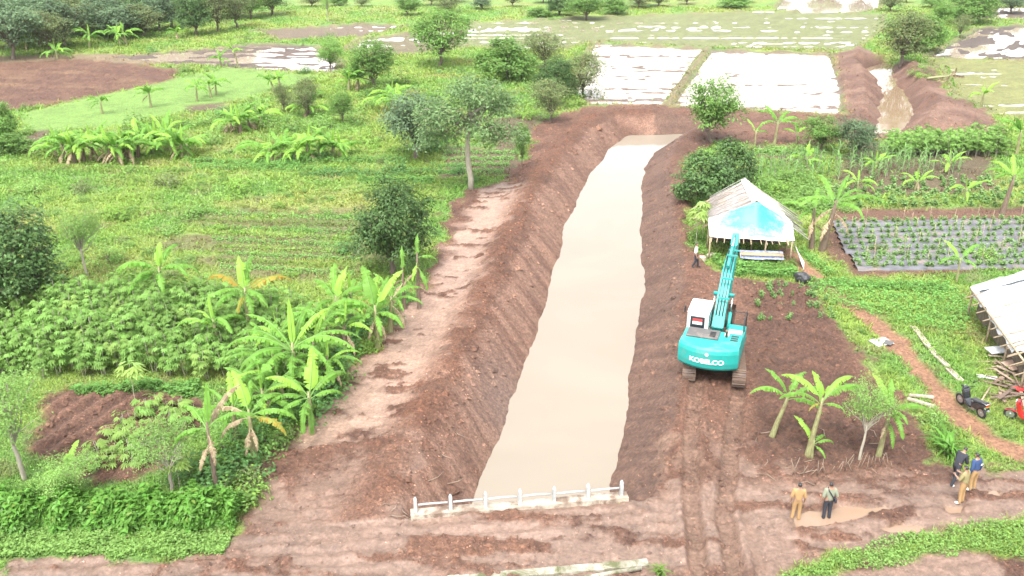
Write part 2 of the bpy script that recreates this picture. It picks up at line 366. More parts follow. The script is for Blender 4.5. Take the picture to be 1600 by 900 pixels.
    billow = np.abs(fbm(X * 1.6, Y * 1.6, 61, 4)); bil2 = np.abs(fbm(X * 4.2, Y * 4.2, 67, 3))
    clod = 0.24 * (billow - 0.3) + 0.10 * (bil2 - 0.3) + 0.10 * n_mid
    tone = sstep(-0.5, 0.5, fbm(X * 0.35, Y * 0.35, 71, 3) + 0.4 * n_mid)[:, None]
    mc = C3((0.058, 0.032, 0.023)) * (1 - tone) + C3((0.092, 0.053, 0.038)) * tone
    lay(mm, mc, clod + 0.1, 0.12, 0.0, 1)
    # smooth pale wet mud: strip along the left bank, the road and a few patches
    stre = fbm(X * 0.5 + Y * 0.1, Y * 1.7, 81, 4)
    pm = np.maximum(mask(pale, 0.5, 1.0), 0.8 * mask(pale2, 1.0, 1.2)) * sstep(-0.34, -0.22, stre + 0.22 * n_hi)
    road_c = PW([(-200, 895), (300, 885), (500, 850), (700, 838), (900, 830), (1100, 822), (1250, 812), (1400, 806), (1700, 775)])
    rd = sdline(X, Y, road_c); rdm = 1 - sstep(1.5, 3.2, rd + 0.6 * wob)
    rs = fbm(X * 0.22, Y * 1.3 + 0.12 * X, 91, 4)
    flat_r = np.maximum(rdm * sstep(-0.30, 0.02, rs + 0.25 * n_hi), 0)
    flat_n = mm * sstep(0.10, 0.28, fbm(X * 0.45, Y * 0.45, 95, 3) + 0.22 * n_hi) * 0.9 * (1 - sstep(33, 38, Y + 0.4 * X))
    pm = np.maximum.reduce([pm, flat_r, flat_n]) * mm
    pc = C3((0.172, 0.125, 0.105)) * (1 + 0.12 * n_lo[:, None] + 0.10 * n_mid[:, None])
    pc = pc * (1 + 0.22 * mask(pale, 0.6, 0.8)[:, None])
    pc = pc * (1 - 0.24 * np.maximum(rdm, 1 - sstep(31, 35, Y))[:, None])
    lay(pm * 0.92, pc, z * 0.35 - 0.02, 0.75, 0.0)
    zone[(rdm > 0.5) & (zone == 1)] = 2
    # wheel and track ruts in the road
    rut = np.sin(((Y - 0.09 * X)) * 2 * math.pi / 0.62 + 1.5 * fbm(X * 0.2, Y * 0.2, 97, 2)) * rdm
    z += 0.045 * rut * (0.5 + 0.5 * vnoise(X * 0.3, Y * 0.9, 98))
    # dug-over ground right of the excavator: big dark clods
    dm = mask(dug_r, 0.8, 0.8)
    lay(dm * 0.9, C3((0.058, 0.033, 0.024)) * (1 + 0.35 * n_hi[:, None]) , 0.36 * (billow - 0.25) + 0.16 * (bil2 - 0.3) + 0.12, 0.05, 0.0, 3)
    gx = np.sin((Y + 0.05 * X) * 2 * math.pi / 1.5); up = dm * sstep(44, 47, Y)
    z += up * 0.08 * gx; grass = np.maximum(grass, up * 0.18)
    # grass strip bottom right and verge left of the bridge
    gb = mask(grass_br, 0.3, 0.4); lay(gb, (0.12, 0.18, 0.035), 0.02 + 0.06 * n_mid, 0, 1.0, 0)
    # upper ditch spoil
    sp = mask(spoil_up, 0.5, 1.0)
    sdd = sdpoly(X, Y, ditch) + 0.5 * wob
    hh = 0.9 * sstep(0, 2.5, sdd) * (1 - sstep(0, 1, (sdpoly(X, Y, spoil_up) + 4) / 4)) + 0.35 * (billow - 0.2) + 0.1
    tn = sstep(-0.3, 0.4, fbm(X * 0.2 + Y * 0.1, Y * 0.5, 72, 3))[:, None]
    lay(sp, C3((0.078, 0.046, 0.035)) * (1 - tn) + C3((0.115, 0.076, 0.06)) * tn, hh, 0.2, 0.0, 1)
    z = np.where(sdd < 2.2, np.minimum(z, -0.9 + np.maximum(sdd, -0.7) * 0.8), z)
    # ---------------- canal trench with its banks
    sc = sdpoly(X, Y, canal)
    far = sstep(-0.02, 0.02, (X - HW0[0]) * hw_n[0] + (Y - HW0[1]) * hw_n[1])      # beyond the headwall
    left = X < np.interp(Y, cyy, cxc)
    scn = sc + 0.10 * wob + 0.05 * n_hi + 0.3 * fbm(X * 0.22, Y * 0.22, 109, 2)
    # spoil berm on both sides
    wl = 1 - sstep(75, 84, Y)
    berm = np.where(left, 0.50 * np.exp(-((sc - 3.1) / 1.1) ** 2) * (0.6 + 0.4 * wl), 0.28 * np.exp(-((sc - 2.8) / 1.4) ** 2))
    fade = sstep(0.5, 4.0, (X - HW0[0]) * hw_n[0] + (Y - HW0[1]) * hw_n[1])
    z += berm * mm * far * (0.25 + 0.75 * fade)
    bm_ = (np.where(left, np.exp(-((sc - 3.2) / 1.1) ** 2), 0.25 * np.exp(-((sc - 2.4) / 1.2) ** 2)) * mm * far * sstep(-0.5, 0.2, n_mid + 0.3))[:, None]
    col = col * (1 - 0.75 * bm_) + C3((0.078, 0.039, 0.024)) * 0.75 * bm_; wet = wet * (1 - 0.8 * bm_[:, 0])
    # bucket-scraped slope: grooves run down the bank, slanting
    slope_w = np.where(left, 2.6, 2.2)
    g = fbm((Y * 0.9 + X * 0.2 + np.where(left, -1, 1) * sc * 0.75) * 3.2, sc * 0.35, 101, 3)
    zs = ZW + np.where(left, 0.82, 0.78) * scn + np.where(left, 0.055, 0.035) * g * (0.4 + sstep(-0.3, 0.4, fbm(X * 0.3, Y * 0.3, 111, 2))) * sstep(0.3, 1.0, sc)
    zs = np.maximum(zs, ZW - 0.9)
    tr = far * (sc < 5.0)
    zn = -np.log(np.exp(-6 * np.clip(z, -5, 5)) + np.exp(-6 * np.clip(zs, -5, 5))) / 6      # soft minimum
    onb = sstep(0.15, -0.15, zs - z) * tr
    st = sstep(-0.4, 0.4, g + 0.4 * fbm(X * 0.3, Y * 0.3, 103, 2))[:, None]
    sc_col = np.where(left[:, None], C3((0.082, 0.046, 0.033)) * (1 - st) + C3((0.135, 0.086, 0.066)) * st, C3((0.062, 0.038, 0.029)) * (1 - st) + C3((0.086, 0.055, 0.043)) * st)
    gre = (np.exp(-((X - P(790, 590)[0]) / 1.5) ** 2 - ((Y - P(790, 590)[1]) / 3.5) ** 2) * 0.6)[:, None]
    sc_col = sc_col * (1 - gre) + C3((0.095, 0.076, 0.07)) * gre
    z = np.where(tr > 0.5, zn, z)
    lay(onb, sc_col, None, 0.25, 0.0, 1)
    # machine tracks
    for rl in (rut_a, rut_b):
        dl = sdline(X, Y, rl); rm = 1 - sstep(0.26, 0.38, dl + 0.05 * n_hi)
        cleat = np.sin(Y * 2 * math.pi / 0.19)
        z += rm * (-0.17 + 0.03 * cleat) + 0.07 * np.exp(-((dl - 0.48) / 0.12) ** 2) * (1 + n_hi)
        lay(rm * 0.8, C3((0.092, 0.06, 0.046)) * (1 + 0.1 * cleat[:, None]), None, 0.35, 0.0)
    for k in range(5):     # older passes over the junction
        x0 = P(1000 + 48 * k, 860)[0]; yy = np.array([[x0 - 0.6, 23], [x0, 27], [x0 + 0.5 * (2 - k), 31], [x0 + 0.8 * (2 - k), 33]])
        dl = sdline(X, Y, yy); rm = (1 - sstep(0.15, 0.3, dl + 0.1 * n_hi)); z += -0.07 * rm
        lay(rm * 0.5 * sstep(-0.3, 0.2, n_mid), (0.125, 0.085, 0.065), None, 0.6, 0)
    for pd in puddles:
        pk = mask(pd, 0.12, 0.25); lay(pk, (0.16, 0.11, 0.08), -0.16 + 0.02 * n_hi, 0.8, 0.0)
        z += 0.06 * np.exp(-((sdpoly(X, Y, pd) - 0.5) / 0.25) ** 2)
    # ---------------- paddies with bunds
    for k, (key, (pp, q, cc)) in enumerate(paddies.items()):
        sp_ = sdpoly(X, Y, pp); ins = 1 - sstep(-0.35, 0.25, sp_ + 0.25 * wob)
        s1 = 0.09 if key not in 'fh' else 0.25; s2 = 0.55
        if key in 'ce': s1, s2 = 0.02, 0.75
        if key in 'ab': s1, s2 = 0.05, 0.8
        rot = 0.0 if key != 'f' else 0.9
        Xr = X * math.cos(rot) + Y * math.sin(rot); Yr = -X * math.sin(rot) + Y * math.cos(rot)
        nz = fbm(Xr * s1, Yr * s2, 200 + k * 7, 4, 0.55) + 0.32 * vnoise(X * 1.3, Y * 1.3, 300 + k) + 0.25 * vnoise(X * 0.5, Y * 1.9, 320 + k)
        zz = ZP + 0.10 * (nz + q - 0.15)
        zz = np.maximum(zz, ZP - 0.15)
        lay(ins, C3(cc) * (1 + 0.2 * n_mid[:, None]), zz, 0.2, 0.0, 6)
        bund = np.exp(-((sp_ - 0.45) / 0.4) ** 2)
        z += 0.22 * bund; bm2 = (bund * 0.75 * (sp_ > -0.3) * (1 - sp * 0.9))
        lay(bm2, C3((0.125, 0.092, 0.055)) * (1 + 0.3 * wob[:, None]), None, 0.1, 0.08)
    # bund between the two white paddies, pale wet track on its crest
    soil = ((zone == 1) | (zone == 2) | (zone == 3) | (zone == 5))[:, None]; wq = np.clip(wet, 0, 1)[:, None]; col = np.where(soil, col * (C3((1.18, 1.0, 0.86)) * (1 - wq) + C3((1.04, 0.98, 0.90)) * wq), col)
    # land beyond the bottom edge drops to the lower ditch behind the second headwall
    low = (1 - sstep(22.2, 22.9, Y)) * (1 - sstep(2.5, 4.5, np.abs(X - 1.6))); z -= 1.6 * low
    # hills rise gently very far away
    z += 6 * sstep(300, 1400, Y) * (1 + n_lo)
    return z.reshape(sh), col.reshape(sh + (3,)), wet.reshape(sh), grass.reshape(sh), zone.reshape(sh)


ys = [13.0]
while ys[-1] < 2500:
    y = ys[-1]; k = 0.0036 if y < 24 else 0.0031
    ys.append(y + k * y * (1 + (y / 95.0) ** 2))
ys = np.array(ys); NC = 640
ss = np.linspace(-1, 1, NC)
GY = np.repeat(ys[:, None], NC, 1); GX = ss[None, :] * (7 + 0.70 * GY)
GZ, GC, GW, GG, GZONE = terrain(GX, GY)
NR = len(ys)
print('terrain', NR, NC)
terrain_exact = terrain
def terrain(X, Y):
    """the same land read off the finished sheet"""
    X = np.asarray(X, float); Y = np.asarray(Y, float)
    j = np.clip(np.searchsorted(ys, Y) - 1, 0, NR - 2); v = np.clip((Y - ys[j]) / (ys[j + 1] - ys[j]), 0, 1)
    u = np.clip((X / (7 + 0.70 * Y) + 1) / 2 * (NC - 1), 0, NC - 1.001); i = u.astype(int); u = u - i
    z = (GZ[j, i] * (1 - u) + GZ[j, i + 1] * u) * (1 - v) + (GZ[j + 1, i] * (1 - u) + GZ[j + 1, i + 1] * u) * v
    return z, GC[j, i], GW[j, i], GG[j, i], GZONE[j, i]
def gz(x, y): return float(terrain(np.array([x]), np.array([y]))[0][0])
MAT_GROUND = ground_material()
idx = np.arange(NR * NC).reshape(NR, NC)
FQ = np.stack([idx[:-1, :-1], idx[:-1, 1:], idx[1:, 1:], idx[1:, :-1]], -1).reshape(-1, 4)
fz = GZONE[:-1, :-1].ravel()
VV = np.stack([GX, GY, GZ], -1).reshape(-1, 3); CC = np.concatenate([GC.reshape(-1, 3), np.ones((NR * NC, 1))], 1); WW = GW.ravel()
for zid, nm in ((0, 'ground'), (1, 'canal_bank'), (2, 'dirt_road'), (3, 'tilled_field'), (4, 'rice_nursery'), (5, 'footpath'), (6, 'paddy_field')):
    fq = FQ[fz == zid]
    if len(fq) == 0: continue
    u, inv = np.unique(fq.ravel(), return_inverse=True)
    me = mesh_np(nm, VV[u], inv.reshape(-1, 4), {'col': ('FLOAT_COLOR', np.clip(CC[u], 0.002, 1)), 'wet': ('FLOAT', np.clip(WW[u], 0, 1))}, smooth=True)
    tag(link(nm, me, None, [MAT_GROUND]), kind='structure')
# ------------------------------------------------------------------ water
def sheet(name, poly, z, mat):
    me = bpy.data.meshes.new(name); me.from_pydata([(x, y, z) for x, y in poly], [], [list(range(len(poly)))])
    if me.polygons[0].normal.z < 0: me.flip_normals()
    return tag(link(name, me, None, [mat]), kind='structure')
W_CANAL = water_material('canal_water', (0.172, 0.146, 0.115), (0.198, 0.170, 0.136), 0.07, 0.05, 0.04, 0.3)
W_PADDY = water_material('paddy_water', (0.22, 0.17, 0.13), (0.28, 0.23, 0.18), 0.08, 0.03, 0.03)
W_DITCH = water_material('ditch_water', (0.17, 0.12, 0.078), (0.19, 0.138, 0.09), 0.1, 0.03, 0.03)
wc = np.concatenate([offset_poly(canal, 1.0)[1:-1]])
sheet('canal_water', np.concatenate([[HW0 + hw_n * 0.05 + hw_t * 0.8], offset_poly(cl[1:], -1.0) if False else cl[2:] + [-1.2, 0.4], cr[::-1][:-2] + [1.2, 0.4], [HW1 + hw_n * 0.05 - hw_t * 0.05]]), ZW, W_CANAL)
sheet('ditch_water', offset_poly(ditch, 0.35), -0.9, W_DITCH)
for key, (pp, q, cc) in paddies.items(): sheet('paddy_water', offset_poly(pp, 0.15), ZP, W_PADDY)
W_PUD = water_material('puddle_water', (0.19, 0.13, 0.09), (0.21, 0.145, 0.105), 0.5, 0.05, 0.03)
for pd in puddles: sheet('puddle', offset_poly(pd, 0.3), -0.06, W_PUD)
# ------------------------------------------------------------------ plants
def unit(v): return v / np.maximum(np.linalg.norm(v, axis=-1, keepdims=True), 1e-9)
def leaf_arrays(C, size, asp=0.45, up=0.5, out=None, droop=0.2, rng=RNG, fold=0.12):
    """one four-cornered leaf per centre"""
    n = len(C); size = np.broadcast_to(np.asarray(size, float), (n,))
    nor = rng.normal(size=(n, 3)); nor[:, 2] = np.abs(nor[:, 2]) + up * 2
    if out is not None: nor = nor + out * 1.3
    nor = unit(nor)
    ax = rng.normal(size=(n, 3))
    if out is not None: ax = ax + out * 1.0
    ax[:, 2] -= droop; ax = unit(ax - nor * np.sum(ax * nor, 1, keepdims=True))
    sd = np.cross(nor, ax); L = (size * rng.uniform(0.7, 1.3, n))[:, None]; W = L * asp * 0.5
    v0 = C - ax * L * 0.5; v2 = C + ax * L * 0.5 - nor * L * fold
    m = C + nor * L * 0.03
    V = np.stack([v0, m + sd * W, v2, m - sd * W], 1).reshape(-1, 3)
    Fc = np.arange(n * 4).reshape(n, 4); rn = np.repeat(rng.uniform(0, 1, n), 4)
    return V, Fc, rn
def leaf_mesh(name, C, size, **k):
    V, Fc, rn = leaf_arrays(C, size, **k); return mesh_np(name, V, Fc, {'rnd': ('FLOAT', rn)})
def join_arrays(L):
    Vs = []; Fs = []; Rs = []; b = 0
    for V, Fc, r in L: Vs.append(V); Fs.append(Fc + b); Rs.append(r); b += len(V)
    return np.concatenate(Vs), np.concatenate(Fs), np.concatenate(Rs)
def crown_cloud(lobes, nclump, per, sig, rng, shell=0.55):
    """clump centres in the outer part of ellipsoid lobes, leaves gathered round them"""
    vol = np.array([l[3] * l[4] * l[5] for l in lobes]); pick = rng.choice(len(lobes), nclump, p=vol / vol.sum())
    d = unit(rng.normal(size=(nclump, 3))); r = (shell ** 3 + (1 - shell ** 3) * rng.uniform(0, 1, nclump)) ** (1 / 3)
    Lb = np.array(lobes)[pick]; cc = Lb[:, :3] + d * r[:, None] * Lb[:, 3:]
    keep = d[:, 2] > -0.75; cc = cc[keep]; d = d[keep]
    k = rng.poisson(per, len(cc)) + 1
    C = np.repeat(cc, k, 0) + rng.normal(size=(k.sum(), 3)) * sig * np.array([1, 1, 0.7]); O = np.repeat(d, k, 0)
    return C, O, cc
def bent(a, b, sag, k, rng, jit):
    a = Vector(a); b = Vector(b); pts = []
    for i in range(k + 1):
        t = i / k; p = a.lerp(b, t); p.z += sag * math.sin(math.pi * t)
        if 0 < i < k: p += Vector(rng.normal(size=3)) * jit
        pts.append(p)
    return pts
def build_tree(kind, seed, H, W, trunk_h, lobes, nclump, per, sig, leaf, asp, mats, shell=0.55, tr=0.14, droop=0.3, up=0.5, limbs=7, twigs=30):
    rng = np.random.default_rng(seed); mb = MB()
    lean = rng.normal(size=2) * 0.15
    top = (lean[0], lean[1], trunk_h)
    mb.tube(bent((0, 0, -0.25), top, 0, 5, rng, 0.04), np.linspace(tr * 1.25, tr * 0.8, 6), 7)
    lobes = list(lobes)
    if kind not in ('bush', 'darkbush'):
        for k in range(6):
            l = lobes[rng.integers(len(lobes))]; d = unit(rng.normal(size=3)); d[2] = d[2] * .7 + .15; q = rng.uniform(.38, .62); lobes.append(tuple(np.array(l[:3]) + d * np.array(l[3:]) * rng.uniform(.85, 1.2)) + tuple(np.array(l[3:]) * q))
    C, O, cc = crown_cloud(lobes, nclump, per, sig, rng, shell)
    tips = [l[:3] for l in lobes] + [tuple(cc[i]) for i in rng.choice(len(cc), min(limbs, len(cc)), False)]
    for t in tips:
        st = Vector(top); st.z -= rng.uniform(0, 0.25) * trunk_h
        ln = bent(st, t, 0.08 * H * rng.uniform(-0.3, 1), 4, rng, 0.06 * H / 6); mb.tube(ln, np.linspace(tr * 0.5, tr * 0.14, 5), 5, cap=False)
    for i in rng.choice(len(cc), min(twigs, len(cc)), False):
        base = Vector(tips[rng.integers(len(lobes))]); base = Vector(top).lerp(base, rng.uniform(0.4, 1))
        mb.tube(bent(base, tuple(cc[i]), 0, 2, rng, 0.05), np.linspace(tr * 0.16, tr * 0.05, 3), 3, cap=False)
    t = mb.build('trunk', mats[0]); cm = leaf_mesh('crown', C, leaf, asp=asp, out=O, droop=droop, up=up, rng=rng)
    c = link('crown', cm, None, [mats[1]])
    root = thing('tree', 'x', 'tree'); t.parent = root; c.parent = root
    root['_hw'] = (H, W); return root
BARK = surf('bark', (0.11, 0.085, 0.065), 0.9, var=0.35, scale=6, bump=0.5, bscale=12, stretch=(3, 3, 0.6))
BARK_PALE = surf('pale_bark', (0.27, 0.245, 0.19), 0.85, var=0.25, scale=5, bump=0.4, bscale=12, stretch=(3, 3, 0.6))
LF_MANGO = leafmat('mango_leaf', (0.022, 0.043, 0.014), (0.060, 0.098, 0.028), (0.11, 0.14, 0.04), 0.2, 0.42, 0.15)
LF_GREY = leafmat('grey_green_leaf', (0.045, 0.070, 0.035), (0.088, 0.122, 0.058), (0.12, 0.14, 0.06), 0.25, 0.5, 0.15)
LF_GREYL = leafmat('pale_grey_green_leaf', (0.06, 0.095, 0.035), (0.11, 0.155, 0.06), (0.17, 0.18, 0.09), 0.35, 0.5, 0.1)
LF_ROUND = leafmat('mid_green_leaf', (0.055, 0.105, 0.022), (0.115, 0.185, 0.042), (0.16, 0.19, 0.05), 0.35, 0.5, 0.15)
LF_OLIVE = leafmat('olive_leaf', (0.062, 0.078, 0.028), (0.125, 0.142, 0.055), (0.16, 0.11, 0.05), 0.3, 0.55, 0.15)
LF_AIRY = leafmat('light_leaf', (0.085, 0.15, 0.035), (0.165, 0.235, 0.062), None, 0.45, 0.5, 0.12)
def lob(*a): return [tuple(x) for x in a]
TK = {}
TK['mango'] = [build_tree('mango', 5 + i, 6.0, 6.0, 1.1, lob((0, 0, 3.0, 2.2, 2.2, 2.1), (1.5, -0.6, 1.9, 1.3, 1.3, 1.2), (-1.6, 0.3, 2.4, 1.3, 1.3, 1.3), (0.3, 1.4, 2.3, 1.4, 1.4, 1.4), (-0.5, -1.5, 1.8, 1.2, 1.2, 1.0), (0.1 + .4 * i, -0.9, 4.4 - .2 * i, 1.4, 1.4, 1.3)),
               560, 20, 0.24, 0.23, 0.42, (BARK, LF_MANGO), 0.6, 0.17) for i in range(2)]
TK['grey'] = [build_tree('grey', 15 + i, 6.5, 6.0, 1.5, lob((0.4, 0.8, 2.3, 1.4, 1.4, 1.1), (-0.7, -0.7, 2.4, 1.4, 1.4, 1.1), (0, 0, 4.2, 2.1, 2.1, 1.8), (1.5, 0.4, 3.7, 1.4, 1.4, 1.2), (-1.5, -0.3, 4.0, 1.4, 1.4, 1.3), (0.2, -1.2, 3.4, 1.5, 1.5, 1.2), (0.3, 0.2 + .3 * i, 5.3, 1.1, 1.1, 1.1)),
               300, 17, 0.30, 0.28, 0.45, (BARK, LF_GREY), 0.5, 0.15) for i in range(2)]
TK['round'] = [build_tree('round', 25 + i, 6.5, 5.5, 1.4, lob((0.5, -0.6, 2.2, 1.3, 1.3, 1.0), (-0.6, 0.6, 2.4, 1.3, 1.3, 1.0), (0, 0, 4.0, 2.0, 2.0, 1.8), (1.2, 0.6, 3.2, 1.3, 1.3, 1.1), (-1.4, -0.2, 3.6, 1.3, 1.3, 1.2), (0.3, -1.2 + i * .5, 3.2, 1.2, 1.2, 1.1), (-0.3 + .6 * i, 0.3, 5.3, 1.2, 1.2, 1.1)),
               310, 17, 0.26, 0.25, 0.45, (BARK, LF_ROUND), 0.5, 0.13) for i in range(2)]
TK['olive'] = [build_tree('olive', 35 + i, 6.0, 5.5, 1.2, lob((0.5, 0.6, 2.0, 1.4, 1.4, 1.1), (-0.6, -0.5, 2.2, 1.4, 1.4, 1.1), (0, 0, 3.9, 2.0, 2.0, 1.6), (1.5, 0.2, 3.4, 1.3, 1.3, 1.1), (-1.3, -0.5, 3.5, 1.3, 1.3, 1.2), (0.2, 0.9, 4.7 - .3 * i, 1.3, 1.3, 1.1)),
               270, 16, 0.30, 0.23, 0.42, (BARK, LF_OLIVE), 0.45, 0.13) for i in range(2)]
TK['airy'] = [build_tree('airy', 45 + i, 5.0, 3.8, 2.0, lob((0, 0, 3.7, 1.4, 1.4, 1.1), (0.8, 0.2, 3.0, 1.0, 1.0, 0.8), (-0.9, -0.3, 3.3, 1.0, 1.0, 0.8), (0.1, -0.7 + i, 2.6, 0.9, 0.9, 0.7)),
               190, 26, 0.22, 0.115, 0.5, (BARK_PALE, LF_AIRY), 0.3, 0.09, 0.5) for i in range(2)]
TK['bush'] = [build_tree('bush', 55, 3.2, 3.4, 0.4, lob((0, 0, 1.5, 1.5, 1.5, 1.3), (0.7, -0.3, 1.1, 1.1, 1.1, 0.9), (-0.8, 0.2, 1.2, 1.0, 1.0, 0.9), (0.1, 0.4, 2.2, 0.9, 0.9, 0.8)), 230, 18, 0.18, 0.2, 0.5, (BARK, LF_ROUND), 0.6, 0.07)]
TK['darkbush'] = [build_tree('darkbush', 57, 3.2, 3.4, 0.4, lob((0, 0, 1.5, 1.5, 1.5, 1.3), (0.7, -0.3, 1.1, 1.1, 1.1, 0.9), (-0.8, 0.2, 1.2, 1.0, 1.0, 0.9), (0.1, 0.4, 2.2, 0.9, 0.9, 0.8)), 250, 18, 0.18, 0.2, 0.5, (BARK, LF_MANGO), 0.6, 0.07)]
TK['open'] = [build_tree('open', 65, 9.0, 6.0, 5.2, lob((0.2, 0, 7.3, 1.6, 1.6, 1.1), (2.0, 0.5, 6.0, 1.4, 1.4, 0.9), (-2.0, -0.3, 5.8, 1.5, 1.5, 1.0), (1.9, -1.1, 4.2, 1.3, 1.3, 0.8), (-1.8, 1.0, 3.9, 1.3, 1.3, 0.8), (0.2, -1.4, 4.9, 1.3, 1.3, 0.8)),
              420, 18, 0.36, 0.25, 0.42, (BARK_PALE, LF_GREYL), 0.2, 0.16)]
TUSED = {}
def put_tree(kind, bx, by, ty, wpx, label, name='tree', cat='tree', group=None, var=None, rz=None, lean=0.0):
    """base pixel, top row and crown width in pixels; distance comes from the ground"""
    x, y = P(bx, by); h = max(zat(y, ty), 0.5); w = wpx / ppm(y, h * 0.6)
    i = (random.randrange(len(TK[kind])) if var is None else var) % len(TK[kind])
    src = TK[kind][i]; hw = src['_hw']
    if (kind, i) in TUSED: o = copy_tree(src)
    else: o = src; TUSED[(kind, i)] = 1
    o.name = name; o.location = (x, y, gz(x, y) - 0.02)
    o.rotation_euler = (0, lean, random.uniform(0, 6.28) if rz is None else rz); s = w / hw[1] * 1.25
    o.scale = (s, s, h / hw[0] * 1.05)
    tag(o, label, cat)
    if group: o['group'] = group
    elif 'group' in o: del o['group']
    return o

# ---- bananas: every blade is its own part
def banana_leaf_mesh(name, L, W, e0, e1, seed, torn=0.35, fold=0.5, n=15, curl=1.0):
    rng = np.random.default_rng(seed); V = []; Fc = []; rn = []
    def quad(a, b, c, d, r):
        k = len(V); V.extend([a, b, c, d]); Fc.append((k, k + 1, k + 2, k + 3)); rn.extend([r] * 4)
    p = np.zeros(3); mid = []; dirs = []
    npet = 3
    for i in range(n + npet + 1):
        t = i / (n + npet); e = e0 + (e1 - e0) * t ** 1.4 * curl; d = np.array([0.03 * math.sin(3 * t + seed), math.cos(e), math.sin(e)])
        mid.append(p.copy()); dirs.append(d); p = p + d * L / (n + npet)
    for i in range(n + npet):
        d = dirs[i]; nrm = np.array([0, -d[2], d[1]]); sx = np.array([1.0, 0, 0]); t = i / (n + npet); rr = 0.035 * (1 - 0.8 * t) * L / 2
        a, b = mid[i], mid[i + 1]; r2 = 0.035 * (1 - 0.8 * (i + 1) / (n + npet)) * L / 2
        quad(a - sx * rr, b - sx * r2, b + nrm * r2 * 0.8, a + nrm * rr * 0.8, 0.95); quad(a + nrm * rr * 0.8, b + nrm * r2 * 0.8, b + sx * r2, a + sx * rr, 0.95)
    for s in (-1, 1):
        gap = 0.0; sag = fold
        for i in range(npet, n + npet):
            t0 = (i - npet) / n; t1 = (i + 1 - npet) / n
            w0 = W / 2 * min(1, (t0 * 6 + 0.12)) ** 0.7 * (1 - t0 ** 3.2) ** 0.7; w1 = W / 2 * min(1, (t1 * 6 + 0.12)) ** 0.7 * max(1 - t1 ** 3.2, 0) ** 0.7
            d = dirs[i]; nrm = np.array([0, -d[2], d[1]]); sx = np.array([s * 1.0, 0, 0])
            if rng.uniform() < torn: sag = fold + rng.uniform(-0.3, 0.6); gap = rng.uniform(0.2, 0.75)
            else: gap = 0.0
            ca, sa = math.cos(sag), math.sin(sag)
            dn = np.array([0, 0, -1.0])
            def edge(m_, w_, k): return m_ + sx * w_ * ca + (nrm * -0.35 + dn * 0.65) * w_ * sa + d * k
            def half(m_, w_, k): return m_ + sx * w_ * 0.5 * math.cos(sag * 0.5) + (nrm * -0.35 + dn * 0.65) * w_ * 0.5 * math.sin(sag * 0.5) + d * k
            seg = L / (n + npet); r = rng.uniform(0, 0.8)
            quad(mid[i], half(mid[i], w0, seg * .15), half(mid[i + 1], w1, seg * .15 * (1 - gap)), mid[i + 1], r)
            quad(half(mid[i], w0, seg * .15), edge(mid[i], w0, seg * 0.35), edge(mid[i + 1], w1, seg * (0.35 - gap)), half(mid[i + 1], w1, seg * .15 * (1 - gap)), r)
    return mesh_np(name, np.array(V), np.array(Fc), {'rnd': ('FLOAT', np.array(rn))})
BL_GREEN = leafmat('banana_leaf', (0.072, 0.15, 0.022), (0.125, 0.225, 0.038), (0.21, 0.27, 0.10), 0.4, 0.4, 0.15)
BL_LIGHT = leafmat('young_banana_leaf', (0.14, 0.24, 0.03), (0.19, 0.29, 0.05), (0.24, 0.31, 0.12), 0.45, 0.4, 0.08)
BL_YELLOW = leafmat('yellow_banana_leaf', (0.21, 0.135, 0.02), (0.17, 0.17, 0.035), (0.14, 0.2, 0.04), 0.35, 0.5, 0.05)
BL_DRY = leafmat('dry_banana_leaf', (0.12, 0.08, 0.045), (0.22, 0.16, 0.10), (0.30, 0.24, 0.16), 0.2, 0.8, 0.2)
STEM_B = surf('pseudostem', (0.17, 0.17, 0.075), 0.6, var=0.35, scale=5, dirt=(0.13, 0.09, 0.05), dirt_amt=0.5, stretch=(3, 3, 0.7))
STEM_DRY = surf('dry_sheath', (0.12, 0.085, 0.06), 0.9, var=0.4, scale=6, bump=0.5, bscale=10, stretch=(4, 4, 0.6))
BLM = {}
for i, (L_, W_, e0, e1, torn) in enumerate([(2.0, 0.5, 78, 35, 0.4), (2.3, 0.52, 62, -35, 0.6), (2.4, 0.54, 50, -60, 0.7), (2.3, 0.48, 35, -75, 0.75), (2.0, 0.45, 18, -85, 0.75), (1.7, 0.22, 86, 80, 0.0), (1.9, 0.42, -20, -88, 0.8), (2.2, 0.40, 58, -15, 0.95), (2.3, 0.36, 42, -55, 0.97), (2.2, 0.56, 70, 5, 0.35)]):
    BLM[i] = [banana_leaf_mesh('banana_leaf', L_, W_, R(e0), R(e1), 100 + i * 3 + k, torn, 0.35 + 0.25 * k) for k in range(2)]
